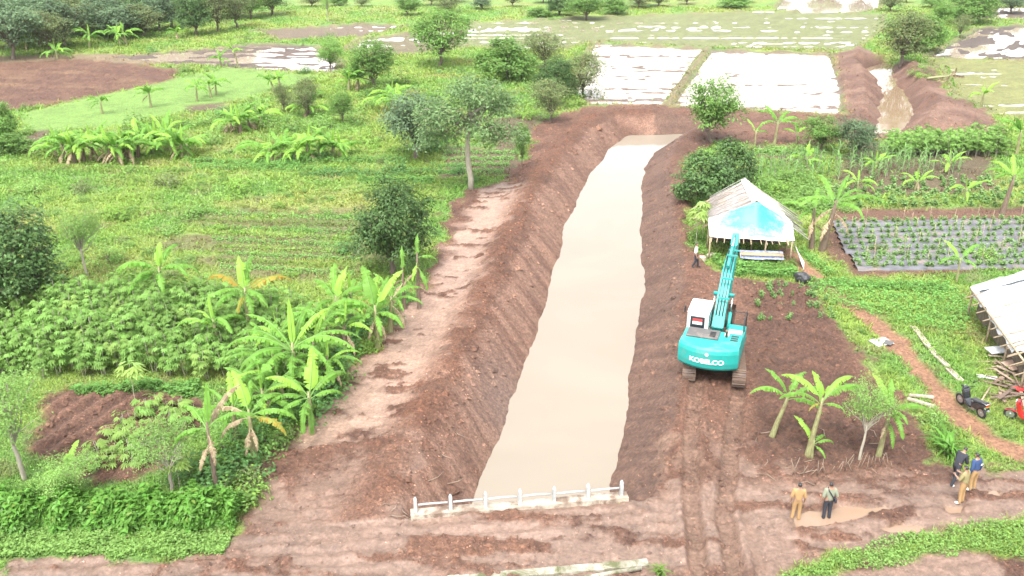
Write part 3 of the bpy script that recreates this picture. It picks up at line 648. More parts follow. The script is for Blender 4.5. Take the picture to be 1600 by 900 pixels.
def banana(loc, stem_h, leaves, label, s=1.0, rz=0.0, lean=(0, 0), name='banana_plant', cat='banana plant', group=None, dry_stem=False, stem_r=0.12):
    """leaves: (shape, azimuth degrees, colour letter, scale)"""
    root = thing(name, label, cat, loc, rz, group, (s, s, s)); rng = np.random.default_rng(int(abs(loc[0]) * 100 + loc[1] * 10))
    top = Vector((lean[0], lean[1], stem_h))
    mb = MB(); mb.tube([(0, 0, -0.25), (0, 0, 0.0), (lean[0] * .35, lean[1] * .35, stem_h * .4), (lean[0] * .8, lean[1] * .8, stem_h * .8), tuple(top + Vector((0, 0, 0.25)))], [stem_r * 1.5, stem_r * 1.35, stem_r * 1.05, stem_r * .8, stem_r * .35], 8)
    mb.build('pseudostem', STEM_DRY if dry_stem else STEM_B, root)
    for k, (sh, az, c, sc) in enumerate(leaves):
        m = {'g': BL_GREEN, 'l': BL_LIGHT, 'y': BL_YELLOW, 'd': BL_DRY}[c]
        key = (sh, k % 2, c)
        if key not in BLM:
            me = BLM[sh][k % 2].copy(); me.materials.clear(); me.materials.append(m); BLM[key] = me
        o = bpy.data.objects.new('leaf', BLM[key]); COL.objects.link(o); o.parent = root
        h = top.copy(); h.z -= 0.25 * rng.uniform(0, 1) if sh not in (6,) else 0.35 * stem_h * rng.uniform(0.2, 1)
        h.x *= min(1, h.z / stem_h); h.y *= min(1, h.z / stem_h)
        o.location = h; o.rotation_euler = (0, rng.normal() * 0.08, R(az) - math.pi / 2 + rng.normal() * 0.1); o.scale = (sc, sc, sc)
    return root
def std_leaves(n, rng, shapes=(1, 2, 3, 9, 4), cols='ggggl', spear=True, dry=0):
    a0 = rng.uniform(0, 360); L = [(shapes[i % len(shapes)], a0 + i * 137.5 + rng.normal() * 12, cols[rng.integers(len(cols))], rng.uniform(0.8, 1.1)) for i in range(n)]
    if spear: L.append((5, rng.uniform(0, 360), 'l', 0.9))
    for k in range(dry): L.append((6, rng.uniform(0, 360), 'd', rng.uniform(0.6, 0.9)))
    return L

# ---- cassava, maize, vegetables, shrubs: small prototypes copied many times
def stalk_plant(seed, nstem, h, spread, nleaf, kind, mats, leaf=0.3, zlo=0.45):
    rng = np.random.default_rng(seed); mb = MB(); parts = []
    for s in range(nstem):
        a = rng.uniform(0, 6.28); b = Vector((math.cos(a) * spread * rng.uniform(.2, 1), math.sin(a) * spread * rng.uniform(.2, 1), h * rng.uniform(.8, 1)))
        a2 = Vector((b.x * .25, b.y * .25, -0.15)); pts = bent(a2, b, 0, 3, rng, 0.03); mb.tube(pts, np.linspace(0.022, 0.012, 4), 4, cap=False)
        for k in range(nleaf):
            t = zlo + (1 - zlo) * (k + rng.uniform()) / nleaf; p = np.array(a2.lerp(b, t)); az = rng.uniform(0, 6.28); d = np.array([math.cos(az), math.sin(az), rng.uniform(0.1, 0.6)])
            if kind == 'palm':
                hub = p + d * rng.uniform(0.12, 0.32); nl = 6; C = []
                e1 = unit(np.array([-d[1], d[0], 0.0])); e2 = unit(np.array([d[0], d[1], -0.25])); r0 = rng.uniform(0, 0.8)
                V = []
                for j in range(nl):
                    an = (j - (nl - 1) / 2) * 0.62; ax = e2 * math.cos(an) + e1 * math.sin(an); sd = -e2 * math.sin(an) + e1 * math.cos(an); Lf = leaf * rng.uniform(.8, 1.1) * (1 - 0.12 * abs(j - 2.5))
                    ax = ax + np.array([0, 0, -0.25]); V += [hub, hub + ax * Lf * .6 + sd * Lf * .15, hub + ax * Lf - np.array([0, 0, Lf * .18]), hub + ax * Lf * .6 - sd * Lf * .15]
                parts.append((np.array(V), np.arange(nl * 4).reshape(nl, 4), np.full(nl * 4, r0)))
            elif kind == 'grass':
                L = leaf * rng.uniform(.8, 1.2); sd = unit(np.array([-d[1], d[0], 0.0])) * 0.035 * L / .5; e = 1.1; q = p; V = []; Fq = []
                for j in range(5):
                    w = (1 - j / 4.2) * (0.6 + 0.4 * (j > 0)); V += [q - sd * w, q + sd * w]
                    q = q + (np.array([d[0], d[1], 0]) * math.cos(e) + np.array([0, 0, 1]) * math.sin(e)) * L / 4; e -= 0.5
                for j in range(4): Fq.append((2 * j, 2 * j + 1, 2 * j + 3, 2 * j + 2))
                parts.append((np.array(V), np.array(Fq), np.full(10, rng.uniform(0, .9))))
            else:
                C = p[None, :] + rng.normal(size=(5, 3)) * leaf * .5; parts.append(leaf_arrays(C, leaf, asp=.6, rng=rng))
    V, Fc, r = join_arrays(parts)
    root = thing('plant', 'x', 'plant'); mb.build('stem', mats[0], root); link('foliage', mesh_np('foliage', V, Fc, {'rnd': ('FLOAT', r)}), root, [mats[1]]); return root
LF_CAS = leafmat('cassava_leaf', (0.078, 0.14, 0.030), (0.14, 0.22, 0.052), (0.24, 0.3, 0.05), 0.35, 0.5, 0.2)
LF_CASY = leafmat('pale_cassava_leaf', (0.11, 0.17, 0.04), (0.17, 0.225, 0.055), (0.2, 0.16, 0.04), 0.35, 0.5, 0.15)
LF_VEG = leafmat('vegetable_leaf', (0.08, 0.14, 0.04), (0.14, 0.205, 0.068), (0.2, 0.26, 0.1), 0.3, 0.5, 0.2)
LF_MAIZE = leafmat('maize_leaf', (0.065, 0.135, 0.035), (0.13, 0.21, 0.06), (0.2, 0.22, 0.08), 0.35, 0.5, 0.2)
LF_WEED = leafmat('weed_leaf', (0.075, 0.135, 0.022), (0.14, 0.205, 0.04), (0.19, 0.19, 0.07), 0.35, 0.55, 0.28)
LF_BEAN = leafmat('bean_leaf', (0.07, 0.145, 0.03), (0.125, 0.225, 0.055), (0.18, 0.25, 0.06), 0.35, 0.5, 0.15)
LF_HEDGE = leafmat('hedge_leaf', (0.038, 0.092, 0.014), (0.085, 0.165, 0.026), (0.15, 0.21, 0.04), 0.3, 0.4, 0.1)
LF_VINE = leafmat('vine_leaf', (0.040, 0.095, 0.026), (0.085, 0.155, 0.046), (0.13, 0.19, 0.05), 0.3, 0.5, 0.15)
LF_PAPAYA = leafmat('papaya_leaf', (0.15, 0.21, 0.05), (0.21, 0.27, 0.08), None, 0.4, 0.5, 0.1)
PR = {}
PR['cassava'] = [stalk_plant(300 + i, 3, 1.75, 0.48, 20, 'palm', (BARK_PALE, LF_CAS), 0.27, 0.4) for i in range(4)] + [stalk_plant(310, 3, 1.7, 0.45, 19, 'palm', (BARK_PALE, LF_CASY), 0.25, 0.35)]
PR['cassava_small'] = [stalk_plant(320 + i, 2, 0.55, 0.25, 9, 'palm', (BARK_PALE, LF_CASY if i else LF_CAS), 0.24, 0.2) for i in range(3)]
PR['papaya'] = [stalk_plant(330, 1, 3.0, 0.1, 16, 'palm', (BARK_PALE, LF_PAPAYA), 0.55, 0.8)]
PR['maize'] = [stalk_plant(340 + i, 1, 1.5, 0.05, 9, 'grass', (BARK_PALE, LF_MAIZE), 0.75, 0.15) for i in range(3)]
PR['veg'] = [stalk_plant(350 + i, 2, 0.4, 0.15, 8, 'leaf', (BARK, LF_VEG), 0.15, 0.2) for i in range(3)]
PR['clump'] = [stalk_plant(360, 16, 0.35, 0.35, 3, 'grass', (BARK, LF_HEDGE), 0.9, 0.1), stalk_plant(361, 10, 0.2, 0.25, 3, 'grass', (BARK_PALE, LF_WEED), 0.7, 0.1)]
def shrub(seed, mat, R_=0.8, H_=0.8, n=420, leaf=0.13):
    rng = np.random.default_rng(seed); k = 26
    cc = unit(rng.normal(size=(k, 3))) * rng.uniform(.4, 1, (k, 1)) * np.array([R_, R_, H_]); cc[:, 2] = np.abs(cc[:, 2])
    C = np.repeat(cc, n // k, 0) + rng.normal(size=(n // k * k, 3)) * 0.14; O = unit(C + 1e-3)
    root = thing('plant', 'x', 'shrub'); mb = MB()
    for i in range(6): mb.tube([(0, 0, -0.15), tuple(cc[i] * .5), tuple(cc[i])], [0.02, 0.014, 0.007], 4, cap=False)
    mb.build('stem', BARK, root); link('foliage', leaf_mesh('foliage', C, leaf, asp=.5, out=O, rng=rng), root, [mat]); return root
PR['shrub'] = [shrub(400, LF_WEED), shrub(401, LF_ROUND), shrub(402, LF_OLIVE), shrub(403, LF_AIRY), shrub(404, LF_VINE)]
PUSED = {}
def put(kind, x, y, label, name, cat, group=None, s=1.0, var=None, sz=None, rz=None):
    i = random.randrange(len(PR[kind])) if var is None else var
    src = PR[kind][i]
    if (kind, i) in PUSED: o = copy_tree(src)
    else: o = src; PUSED[(kind, i)] = 1
    o.name = name; o.location = (x, y, gz(x, y)); o.rotation_euler = (0, 0, random.uniform(0, 6.28) if rz is None else rz)
    o.scale = (s, s, sz if sz else s * random.uniform(.85, 1.15)); tag(o, label, cat)
    if group: o['group'] = group
    elif 'group' in o: del o['group']
    return o
def rand_in(poly, n, mind=0.0, rng=RNG):
    lo = poly.min(0); hi = poly.max(0); out = []
    tries = 0
    while len(out) < n and tries < n * 60:
        tries += 1; p = rng.uniform(lo, hi)
        if sdpoly(np.array([p[0]]), np.array([p[1]]), poly)[0] > 0: continue
        if mind and any((p[0] - q[0]) ** 2 + (p[1] - q[1]) ** 2 < mind * mind for q in out): continue
        out.append(p)
    return out

# ---------------- trees, one by one
T = put_tree
T('mango', 18, 482, 318, 165, 'large dark round-crowned tree at the left edge, above the cassava stand', var=0)
T('mango', 615, 428, 274, 122, 'dense dark green tree on the left bank edge, right of the crop rows', var=1)
T('grey', 650, 247, 140, 105, 'dark grey-green tree just left of the tall pale-trunked tree', var=0)
T('open', 735, 297, 112, 122, 'tall sparse tree with a straight pale trunk on the left bank', rz=0.4)
T('round', 688, 104, 10, 90, 'tall leafy green tree between the grassland and the top paddies', var=0)
T('round', 585, 139, 56, 76, 'bright green tree with drooping crown, left of the tall leafy one', var=1)
T('round', 517, 108, 60, 42, 'small round tree at the right end of the flooded strip', var=0)
T('bush', 790, 126, 55, 76, 'broad bright green bushy tree behind the left bank, dry banana trunks beside it')
T('olive', 850, 108, 44, 68, 'dark-topped tree at the edge of the pale green paddy', var=0)
T('mango', 868, 158, 84, 62, 'dense deep green tree left of the flooded white paddy', var=0)
T('olive', 912, 150, 78, 74, 'spreading brownish-green tree leaning over the corner of the flooded paddy', var=1)
T('olive', 860, 192, 122, 62, 'thin olive shrubby tree where the left bank meets the far bund', var=0)
T('round', 1112, 224, 118, 86, 'round leafy tree standing alone at the far end of the canal', var=1)
T('round', 1283, 236, 178, 64, 'small dark leafy tree behind the vegetable plots', var=0)
T('grey', 1336, 250, 184, 62, 'loose grey-green tree right of the small dark leafy one', var=1)
T('olive', 1408, 100, 8, 98, 'big rounded olive tree at the head of the upper ditch', var=1)
T('bush', 1440, 82, 22, 66, 'light green bushy tree against the right of the big olive tree')
T('darkbush', 1096, 322, 236, 78, 'dark green bushy tree left of the blue-roofed hut')
T('darkbush', 1140, 292, 214, 62, 'taller bushy tree with vines, just behind the blue-roofed hut')
T('bush', 2, 218, 150, 46, 'bright round bush at the left edge by the brown ploughed field', name='bush', cat='bush')
T('round', 535, 190, 140, 40, 'small bushy tree in the middle of the grassland', var=1)
T('olive', 480, 182, 120, 48, 'dull green tree right of the papaya group, near the rice nursery', var=1)
T('olive', 445, 176, 128, 30, 'slim dark shrubby tree left of the dull green one', var=0)
T('airy', 38, 750, 578, 118, 'feathery light green tree with pale forked trunk in the lower left corner', var=0)
T('airy', 138, 432, 318, 66, 'pale feathery sapling right of the dark tree at the left edge', var=1)
T('airy', 268, 772, 655, 96, 'soft feathery light green tree behind the hedge', var=1)
T('airy', 110, 790, 715, 88, 'low pale feathery bush at the left of the hedge', var=0)
T('airy', 1342, 722, 592, 66, 'feathery sapling between the banana plants right of the excavator', var=0)
T('round', 816, 266, 192, 24, 'slender leafy sapling on the left bank beside the bean rows', var=0)
T('bush', 20, 240, 208, 50, 'low grey bush under the rice nursery at the left edge', name='bush', cat='bush')
for i, (bx, by, ty, w, k) in enumerate([(20, 93, -2, 92, 'grey'), (62, 72, -12, 88, 'grey'), (100, 74, 0, 84, 'grey'), (128, 58, -10, 80, 'olive'), (165, 55, -6, 86, 'grey'), (205, 50, -2, 78, 'mango'),
                                        (268, 44, -22, 62, 'grey'), (306, 55, -18, 54, 'mango'), (340, 50, -22, 58, 'olive'), (372, 44, -24, 56, 'olive'), (425, 24, -30, 60, 'round'), (392, 30, -20, 50, 'round'), (-20, 80, -10, 100, 'grey'), (45, 48, -30, 100, 'grey'), (88, 40, -34, 100, 'olive'), (185, 38, -30, 90, 'olive'), (235, 34, -26, 80, 'round'), (145, 34, -32, 90, 'grey'), (10, 40, -34, 100, 'olive'), (290, 30, -34, 70, 'olive'), (360, 28, -34, 70, 'grey'), (30, 62, -14, 96, 'mango'), (120, 50, -24, 90, 'mango'), (185, 62, 6, 70, 'grey'), (225, 58, 4, 60, 'olive'), (78, 84, 14, 70, 'olive'), (250, 48, -10, 60, 'grey')]):
    T(k, bx, by, ty, w, 'grove tree above the brown field, one of the row along the top left', group='grove of trees at the top left')
T('airy', 513, 34, -18, 22, 'thin lone tree at the top, right of the grove')
for i, (bx, by, ty, w, k, l) in enumerate([(876, 24, -8, 44, 'mango', 'dark tree on the far bund at the top middle'), (916, 30, -12, 64, 'round', 'light green tree right of the dark one on the far bund'),
                                           (842, 26, 11, 34, 'bush', 'low rounded blue-green bush on the far bund'), (640, 24, -6, 44, 'round', 'small tree at the top above the tall leafy tree'),
                                           (1392, 18, -14, 40, 'olive', 'tree beside the far pond at the top right'), (1470, 40, -2, 40, 'round', 'small tree right of the far pond, top right'),
                                           (1520, 36, -12, 66, 'bush', 'light bushy tree at the top right, above the flooded plots'), (1500, 60, 22, 30, 'olive', 'small dark shrub tree at the left corner of the flooded plots'),
                                           (700, 20, -10, 50, 'olive', 'grey shrubby tree at the top, right of the small tree'), (1000, 12, -16, 50, 'olive', 'shrubby tree on the far edge of the pale green paddy'),
                                           (1580, 20, -14, 50, 'grey', 'tree in the top right corner'), (960, 22, -4, 40, 'bush', 'rounded bush right of the light green tree on the far bund')]):
    T(k, bx, by, ty, w, l)
for i in range(26):      # scrub beyond the paddies, along the top of the picture
    bx = 440 + i * 46 + random.uniform(-15, 15); by = random.uniform(2, 15) if not 1180 < bx < 1400 else -6
    T(random.choice(['olive', 'round', 'grey', 'bush']), bx, by, by - random.uniform(16, 30), random.uniform(24, 44), 'distant scrub tree along the top edge of the picture', group='distant scrub trees')
for i in range(34):      # beyond the frame's top: the land goes on
    bx = random.uniform(-150, 1750); by = random.uniform(-50, -12); T(random.choice(['olive', 'round', 'grey']), bx, by, by - random.uniform(12, 22), random.uniform(20, 34), 'distant scrub tree along the top edge of the picture', group='distant scrub trees')

# ---------------- bananas
rb = np.random.default_rng(5)
def ban(bx, by, cy, leaves, label, s=1.0, lean_px=0, dry=False, group=None, sr=0.12, rz=0.0):
    """base pixel, row of the crown's centre; lean in pixels"""
    x, y = P(bx, by); h = max(zat(y, cy), 0.4) ; pm = ppm(y, h)
    return banana((x, y, gz(x, y)), h / s, leaves, label, s, rz, (lean_px / pm / s, 0), dry_stem=dry, group=group, stem_r=sr)
ban(258, 482, 425, [(3, 175, 'g', 1.15), (2, 200, 'g', 1.0), (4, 230, 'g', 1.1), (3, 250, 'g', .9), (3, 300, 'g', 1.0), (2, 330, 'g', 1.1), (3, 10, 'g', 1.0), (1, 60, 'g', 1.0), (9, 100, 'l', .8), (5, 90, 'l', .8)], 'banana plant with drooping dark leaves above the cassava, left of the yellow-leaved one', 1.05)
ban(392, 530, 455, [(7, 85, 'g', 1.2), (1, 100, 'g', 1.0), (2, 160, 'y', 1.1), (2, 25, 'y', 1.15), (3, 60, 'y', 1.0), (4, 265, 'y', .7), (3, 215, 'g', 1.0), (3, 240, 'g', 1.1), (4, 300, 'g', 1.0), (3, 330, 'g', 1.0), (0, 110, 'l', 1.0)], 'banana plant with yellow and orange leaves', 1.05)
ban(530, 530, 470, [(1, 150, 'g', 1.0), (9, 100, 'g', 1.1), (0, 70, 'l', 1.0), (3, 230, 'g', 1.0), (2, 20, 'g', 1.0), (4, 300, 'g', .8)], 'banana plant with upright leaves left of the mud-side banana plant', .95)
ban(590, 545, 485, [(9, 120, 'g', 1.2), (1, 95, 'l', 1.2), (9, 45, 'l', 1.1), (0, 70, 'g', 1.0), (3, 180, 'g', 1.0), (2, 200, 'g', 1.1), (3, 330, 'g', .9), (4, 230, 'g', .9), (4, 290, 'g', .8), (6, 250, 'd', .6), (6, 320, 'd', .6)], 'bright banana plant overhanging the pale wet mud on the left bank', 1.05)
ban(465, 620, 545, [(8, 170, 'g', 1.35), (8, 190, 'g', 1.3), (7, 150, 'g', 1.2), (7, 80, 'g', 1.2), (5, 90, 'l', 1.3), (7, 60, 'l', 1.1), (8, 15, 'g', 1.35), (8, 350, 'g', 1.35), (8, 320, 'g', 1.1), (3, 215, 'g', 1.2), (3, 240, 'g', 1.1), (4, 290, 'g', 1.0)], 'largest banana plant with long shredded leaves fanning out, above the left bank', 1.12)
ban(432, 612, 560, [(8, 180, 'g', 1.1), (8, 205, 'g', 1.1), (7, 130, 'g', 1.1), (3, 240, 'g', 1.0), (3, 270, 'g', .9), (7, 95, 'g', 1.0), (8, 330, 'g', .9)], 'banana plant with narrow arching leaves just left of the largest one', 1.0)
ban(488, 678, 620, [(9, 105, 'l', 1.15), (1, 165, 'l', 1.0), (2, 60, 'g', 1.1), (3, 190, 'g', .9), (4, 220, 'g', .9), (4, 270, 'g', 1.1), (6, 280, 'g', .8), (3, 30, 'g', .8)], 'banana plant with one broad bright leaf at the corner of the left bank', .95)
ban(398, 718, 648, [(9, 130, 'l', 1.0), (7, 95, 'g', .9), (3, 170, 'd', .9), (3, 5, 'g', 1.0), (4, 350, 'y', 1.0), (2, 60, 'g', .9), (4, 225, 'd', .8), (6, 270, 'd', .7), (6, 300, 'd', .6)], 'ragged banana plant with brown tattered leaves beside the left bank', .95)
ban(340, 775, 668, [(5, 95, 'g', 1.2), (7, 60, 'd', 1.1), (8, 20, 'g', 1.0), (8, 100, 'g', 1.1), (8, 140, 'g', 1.0), (3, 120, 'g', .9), (4, 185, 'g', .8), (4, 200, 'g', .8), (6, 250, 'd', .6), (6, 300, 'd', .7)], 'tall thin banana plant with a brown peeling stem behind the hedge', .95, dry=True, sr=.09)
ban(107, 772, 742, [(9, 70, 'l', .85), (3, 170, 'l', .6), (3, 20, 'l', .5)], 'young banana plant with one upright yellow-green leaf behind the hedge', .8, sr=.07)
ban(655, 482, 400, [(6, 200, 'd', .8), (6, 310, 'g', .9), (4, 30, 'g', .8), (0, 80, 'g', .8), (6, 90, 'd', .8), (6, 260, 'l', .7)], 'broken banana plant with hanging leaves beside the dense dark tree', .9, dry=True, sr=.1)
ban(632, 484, 425, [(6, 240, 'd', .9), (0, 100, 'g', .9), (6, 330, 'g', .8), (6, 150, 'd', .8)], 'dried leaning banana plant between the dark tree and the mud', .85, dry=True, sr=.09)
ban(1206, 684, 622, [(9, 150, 'g', .95), (2, 175, 'g', 1.0), (1, 40, 'g', 1.0), (2, 10, 'g', 1.0), (3, 320, 'g', 1.0)], 'short banana plant leaning right, nearest the excavator', .76, 18, sr=.13)
ban(1262, 714, 633, [(9, 95, 'l', .8), (1, 150, 'l', 1.15), (2, 172, 'g', 1.0), (1, 25, 'l', 1.15), (2, 5, 'g', 1.2), (4, 200, 'y', .45), (3, 335, 'g', .6), (5, 80, 'l', .6)], 'middle banana plant of the three right of the excavator, with a sucker at its foot', .80, 10, sr=.13)
ban(1268, 716, 695, [(9, 130, 'l', .85), (3, 20, 'g', .6), (3, 40, 'g', .6), (4, 300, 'g', .5)], 'small banana sucker at the foot of the middle banana plant', .8, sr=.06)
ban(1372, 716, 645, [(9, 110, 'l', 1.0), (0, 80, 'g', .9), (2, 345, 'g', .9), (4, 280, 'g', 1.0), (6, 275, 'g', .8), (6, 230, 'd', .5), (3, 300, 'g', .6)], 'rightmost of the three banana plants by the road, one leaf hanging straight down', .80, 6, sr=.12)
ban(1284, 390, 318, [(8, 200, 'g', 1.3), (8, 170, 'g', 1.2), (7, 95, 'g', 1.3), (8, 340, 'g', 1.35), (8, 20, 'g', 1.2), (7, 60, 'g', 1.2), (3, 300, 'g', 1.0), (6, 230, 'd', .9), (6, 310, 'd', .9), (6, 180, 'd', .9)], 'big banana plant with shredded leaves right of the blue-roofed hut', 1.1, 12, dry=True, sr=.17)
ban(1268, 388, 330, [(8, 150, 'g', 1.1), (8, 230, 'g', 1.0), (7, 70, 'g', 1.1), (6, 250, 'd', .9), (6, 20, 'd', .8)], 'smaller shredded banana plant tight against the hut', 1.0, -4, dry=True, sr=.14)
ban(1566, 334, 278, [(1, 120, 'l', 1.0), (2, 175, 'g', 1.0), (2, 200, 'g', .9), (9, 80, 'l', 1.0), (2, 20, 'g', 1.1), (3, 340, 'g', 1.0)], 'banana plant with a brown trunk behind the staked vegetable rows, at the right edge', 1.05, 6, dry=True, sr=.15)
ban(1494, 440, 408, [(9, 140, 'l', .9), (1, 40, 'g', 1.0), (3, 190, 'g', .8), (3, 300, 'g', .7)], 'small banana plant beside the white plastic-roofed shed', .85, sr=.08)
ban(1210, 226, 192, [(1, 150, 'g', 1), (9, 120, 'g', 1), (3, 200, 'g', 1), (1, 40, 'g', 1), (2, 10, 'g', 1), (3, 330, 'g', .9)], 'tallest banana plant in the row behind the hut', 1.05, 2)
ban(1179, 230, 206, [(9, 140, 'l', 1.0), (1, 60, 'g', .7), (3, 10, 'g', .7)], 'young banana plant left of the tallest one in the row behind the hut', .9, sr=.09)
ban(1244, 226, 210, [(2, 30, 'l', .9), (2, 150, 'l', .8), (9, 90, 'g', .8), (4, 270, 'g', .6)], 'young banana plant right of the tallest one in the row behind the hut', .9, sr=.09)
ban(1533, 166, 148, std_leaves(6, rb, cols='ll'), 'yellow-green banana plant at the edge of the upper ditch spoil', 1.0)
ban(1588, 240, 205, std_leaves(6, rb, cols='gg'), 'banana plant at the right edge beyond the cassava block', 1.1)
for j, (bx, by, cy) in enumerate([(548, 512, 462), (512, 555, 500), (540, 560, 510), (500, 590, 540), (448, 640, 592), (515, 610, 565), (420, 665, 615), (370, 690, 640), (440, 570, 520), (345, 560, 505), (610, 520, 470)]):
    ban(bx, by, cy, std_leaves(9, rb, shapes=(8, 7, 3, 8, 2), cols='gggl', dry=j % 3), 'shredded banana plant in the dense belt along the left bank', rb.uniform(.85, 1.1), rb.normal() * 4, dry=j % 3 == 2, group='banana belt along the left bank')
for grp, lab, items in (('banana clump with dead skirts', 'banana plant in the big clump with brown dead leaves under the rice nursery', [(104, 252, 205), (118, 255, 202), (132, 252, 200), (146, 248, 208), (90, 245, 215)]),
                        ('bushy banana clump', 'banana plant in the bushy clump right of the one with brown dead leaves', [(172, 252, 212), (188, 256, 208), (205, 254, 206), (216, 246, 212), (196, 246, 200)]),
                        ('banana plants beside the bushy clump', 'banana plant in the loose row right of the bushy clump', [(236, 240, 198), (246, 236, 202), (270, 243, 208), (284, 246, 210), (296, 244, 216), (260, 228, 192)]),
                        ('banana plants in the middle grassland', 'banana plant among low weeds in the middle of the grassland', [(425, 252, 222), (440, 250, 224), (462, 252, 218), (480, 250, 214), (500, 248, 220), (520, 246, 215), (532, 244, 222)]),
                        ('banana plants with brown skirts', 'banana plant with a heap of brown dead leaves left of the dull tree', [(362, 205, 178), (376, 208, 172), (390, 200, 178), (484, 180, 160), (408, 192, 170)]),
                        ('banana plants by the rice nursery', 'small banana plant at the lower edge of the rice nursery', [(308, 158, 128), (338, 148, 122), (160, 178, 152), (236, 168, 138), (428, 142, 122), (440, 140, 118), (330, 152, 128)]),
                        ('banana plants right of the nursery', 'banana plant at the right end of the rice nursery', [(545, 142, 118), (560, 140, 114), (612, 176, 142), (625, 180, 150), (600, 172, 150)]),
                        ('banana plants by the grove', 'banana plant at the foot of the top left grove', [(140, 75, 50), (188, 72, 48), (198, 70, 46), (42, 78, 62), (90, 92, 78), (280, 60, 48)]),
                        ('banana plants by the bushy tree', 'banana plant with brown trunk in front of the broad bushy tree', [(780, 122, 88), (792, 125, 92), (800, 120, 86)]),
                        ('banana plants on the flooded strip bund', 'small banana plant on the bund of the flooded strip', [(345, 104, 84), (372, 103, 70)]),
                        ('young bananas in the vegetable plots', 'young light green banana plant among the vegetable plots', [(1340, 300, 280), (1430, 296, 280), (1508, 312, 292), (1260, 262, 245), (1366, 268, 250), (1480, 268, 252)])):
    for j, (bx, by, cy) in enumerate(items):
        dd = 3 if 'brown' in lab and 'dead' in lab else (1 if j % 2 else 0)
        cy = by - (by - cy) * (.55 if 'clump' in grp or 'middle' in grp or 'skirts' in grp or 'beside' in grp else .75)
        ban(bx, by, cy, std_leaves(5 if 'young' in grp else 10, rb, shapes=(1, 2, 3, 9, 8) if j % 2 else (2, 7, 3, 4, 1), cols='ggl' if 'young' not in grp else 'lll', dry=dd), lab, rb.uniform(.75, .95) if 'small' in lab or 'young' in lab else rb.uniform(1.1, 1.35), rb.normal() * 2, dry=dd > 1, group=grp)

# ---------------- cassava and crops
cas = PW([(-60, 520), (60, 470), (180, 478), (330, 470), (470, 500), (520, 560), (500, 610), (420, 640), (350, 596), (230, 586), (90, 596), (-60, 600)])
for p in rand_in(cas, 215, 0.62): put('cassava', p[0], p[1], 'cassava plant in the dense stand at the left', 'cassava_plant', 'cassava', 'cassava stand', random.uniform(.85, 1.2), var=random.choice([0, 1, 2, 3, 0, 1, 4]))
for bx, by in [(190, 668), (210, 660), (232, 650), (176, 690), (196, 690), (216, 684), (240, 676), (262, 662), (158, 712), (178, 712), (198, 710), (228, 700), (250, 690), (150, 735), (172, 730), (245, 640), (268, 640), (284, 670), (300, 655), (205, 726), (280, 640)]:
    x, y = P(bx, by); put('cassava_small', x, y, 'young cassava plant in the furrows of the tilled patch', 'young_cassava', 'cassava', 'young cassava in the tilled patch', random.uniform(.9, 1.4))
x, y = P(210, 628); put('papaya', x, y, 'papaya tree in front of the cassava stand with pale drooping leaves', 'papaya_tree', 'tree', None, 1.0, 0, zat(y, 562) / 3.0)
x, y = P(1086, 388); put('papaya', x, y, 'yellow-green papaya tree left of the hut', 'papaya_tree', 'tree', None, 1.0, 0, zat(y, 318) / 3.0)
x, y = P(1098, 372); put('papaya', x, y, 'second yellow-green papaya tree, close to the hut wall', 'papaya_tree', 'tree', None, .9, 0, zat(y, 305) / 3.0)
x, y = P(282, 770); put('papaya', x, y, 'small yellow-leaved cassava-like plant rising over the hedge', 'papaya_tree', 'tree', None, .75, 0, zat(y, 712) / 3.0)
blk = PW([(1390, 228), (1560, 226), (1572, 246), (1380, 248)])
for p in rand_in(blk, 70, 0.7): put('cassava', p[0], p[1], 'cassava plant in the block below the upper ditch', 'cassava_plant', 'cassava', 'cassava block below the upper ditch', random.uniform(.9, 1.2), var=random.choice([0, 1, 2, 3]))
mz = PW([(1180, 258), (1300, 246), (1380, 250), (1500, 262), (1500, 278), (1180, 284)])
for p in rand_in(mz, 120, 0.5): put('maize', p[0], p[1], 'maize plant in the plot behind the hut', 'maize_plant', 'maize', 'maize plot behind the hut', random.uniform(.8, 1.2))
lw = PW([(1260, 284), (1600, 276), (1700, 300), (1600, 322), (1300, 326), (1252, 310)])
for p in rand_in(lw, 150, 0.6): put('veg', p[0], p[1], 'low leafy plant in the unstaked plot above the mulched rows', 'leafy_crop_plant', 'crop plant', 'low plants in the unstaked plot', random.uniform(1.0, 1.6), sz=random.uniform(.7, 1.1))
gr = PW([(1185, 415), (1240, 412), (1238, 432), (1150, 432), (1110, 405)])
for p in rand_in(gr, 40, 0.35): put('shrub', p[0], p[1], 'low leafy weed in front of the hut', 'weed', 'weed', 'weeds in front of the hut', random.uniform(.4, .6), var=1)
def foliage_row(name, p0, p1, w, h, n, leaf, mat, label, cat, group=None, gaps=0.0):
    p0 = np.array(p0); p1 = np.array(p1); L = np.linalg.norm(p1 - p0); rng = np.random.default_rng(int(L * 100 + n)); d = (p1 - p0) / L; nn = np.array([-d[1], d[0]])
    t = rng.uniform(0, 1, n); cl_ = vnoise(t * L * 0.9, t * 0, 5 + n); keep = cl_ > -1 + gaps * 1.2; t = t[keep]; n = len(t)
    a = rng.uniform(0, math.pi, n); r = rng.uniform(.5, 1.05, n) * (0.75 + 0.3 * vnoise(t * L * 1.3, t * 0 + 3.3, 8) + 0.3 * vnoise(t * L * 2.2, a * 1.8, 18))
    off = np.cos(a) * r * w / 2; zz = np.sin(a) * r * h
    X = p0[0] + d[0] * t * L + nn[0] * off; Y = p0[1] + d[1] * t * L + nn[1] * off
    Z = terrain(X, Y)[0] + zz
    out = np.stack([nn[0] * np.cos(a), nn[1] * np.cos(a), np.sin(a)], 1)
    me = leaf_mesh(name, np.stack([X, Y, Z], 1), leaf, asp=.4, out=out, rng=rng); return tag(link(name, me, None, [mat]), label, cat, group)
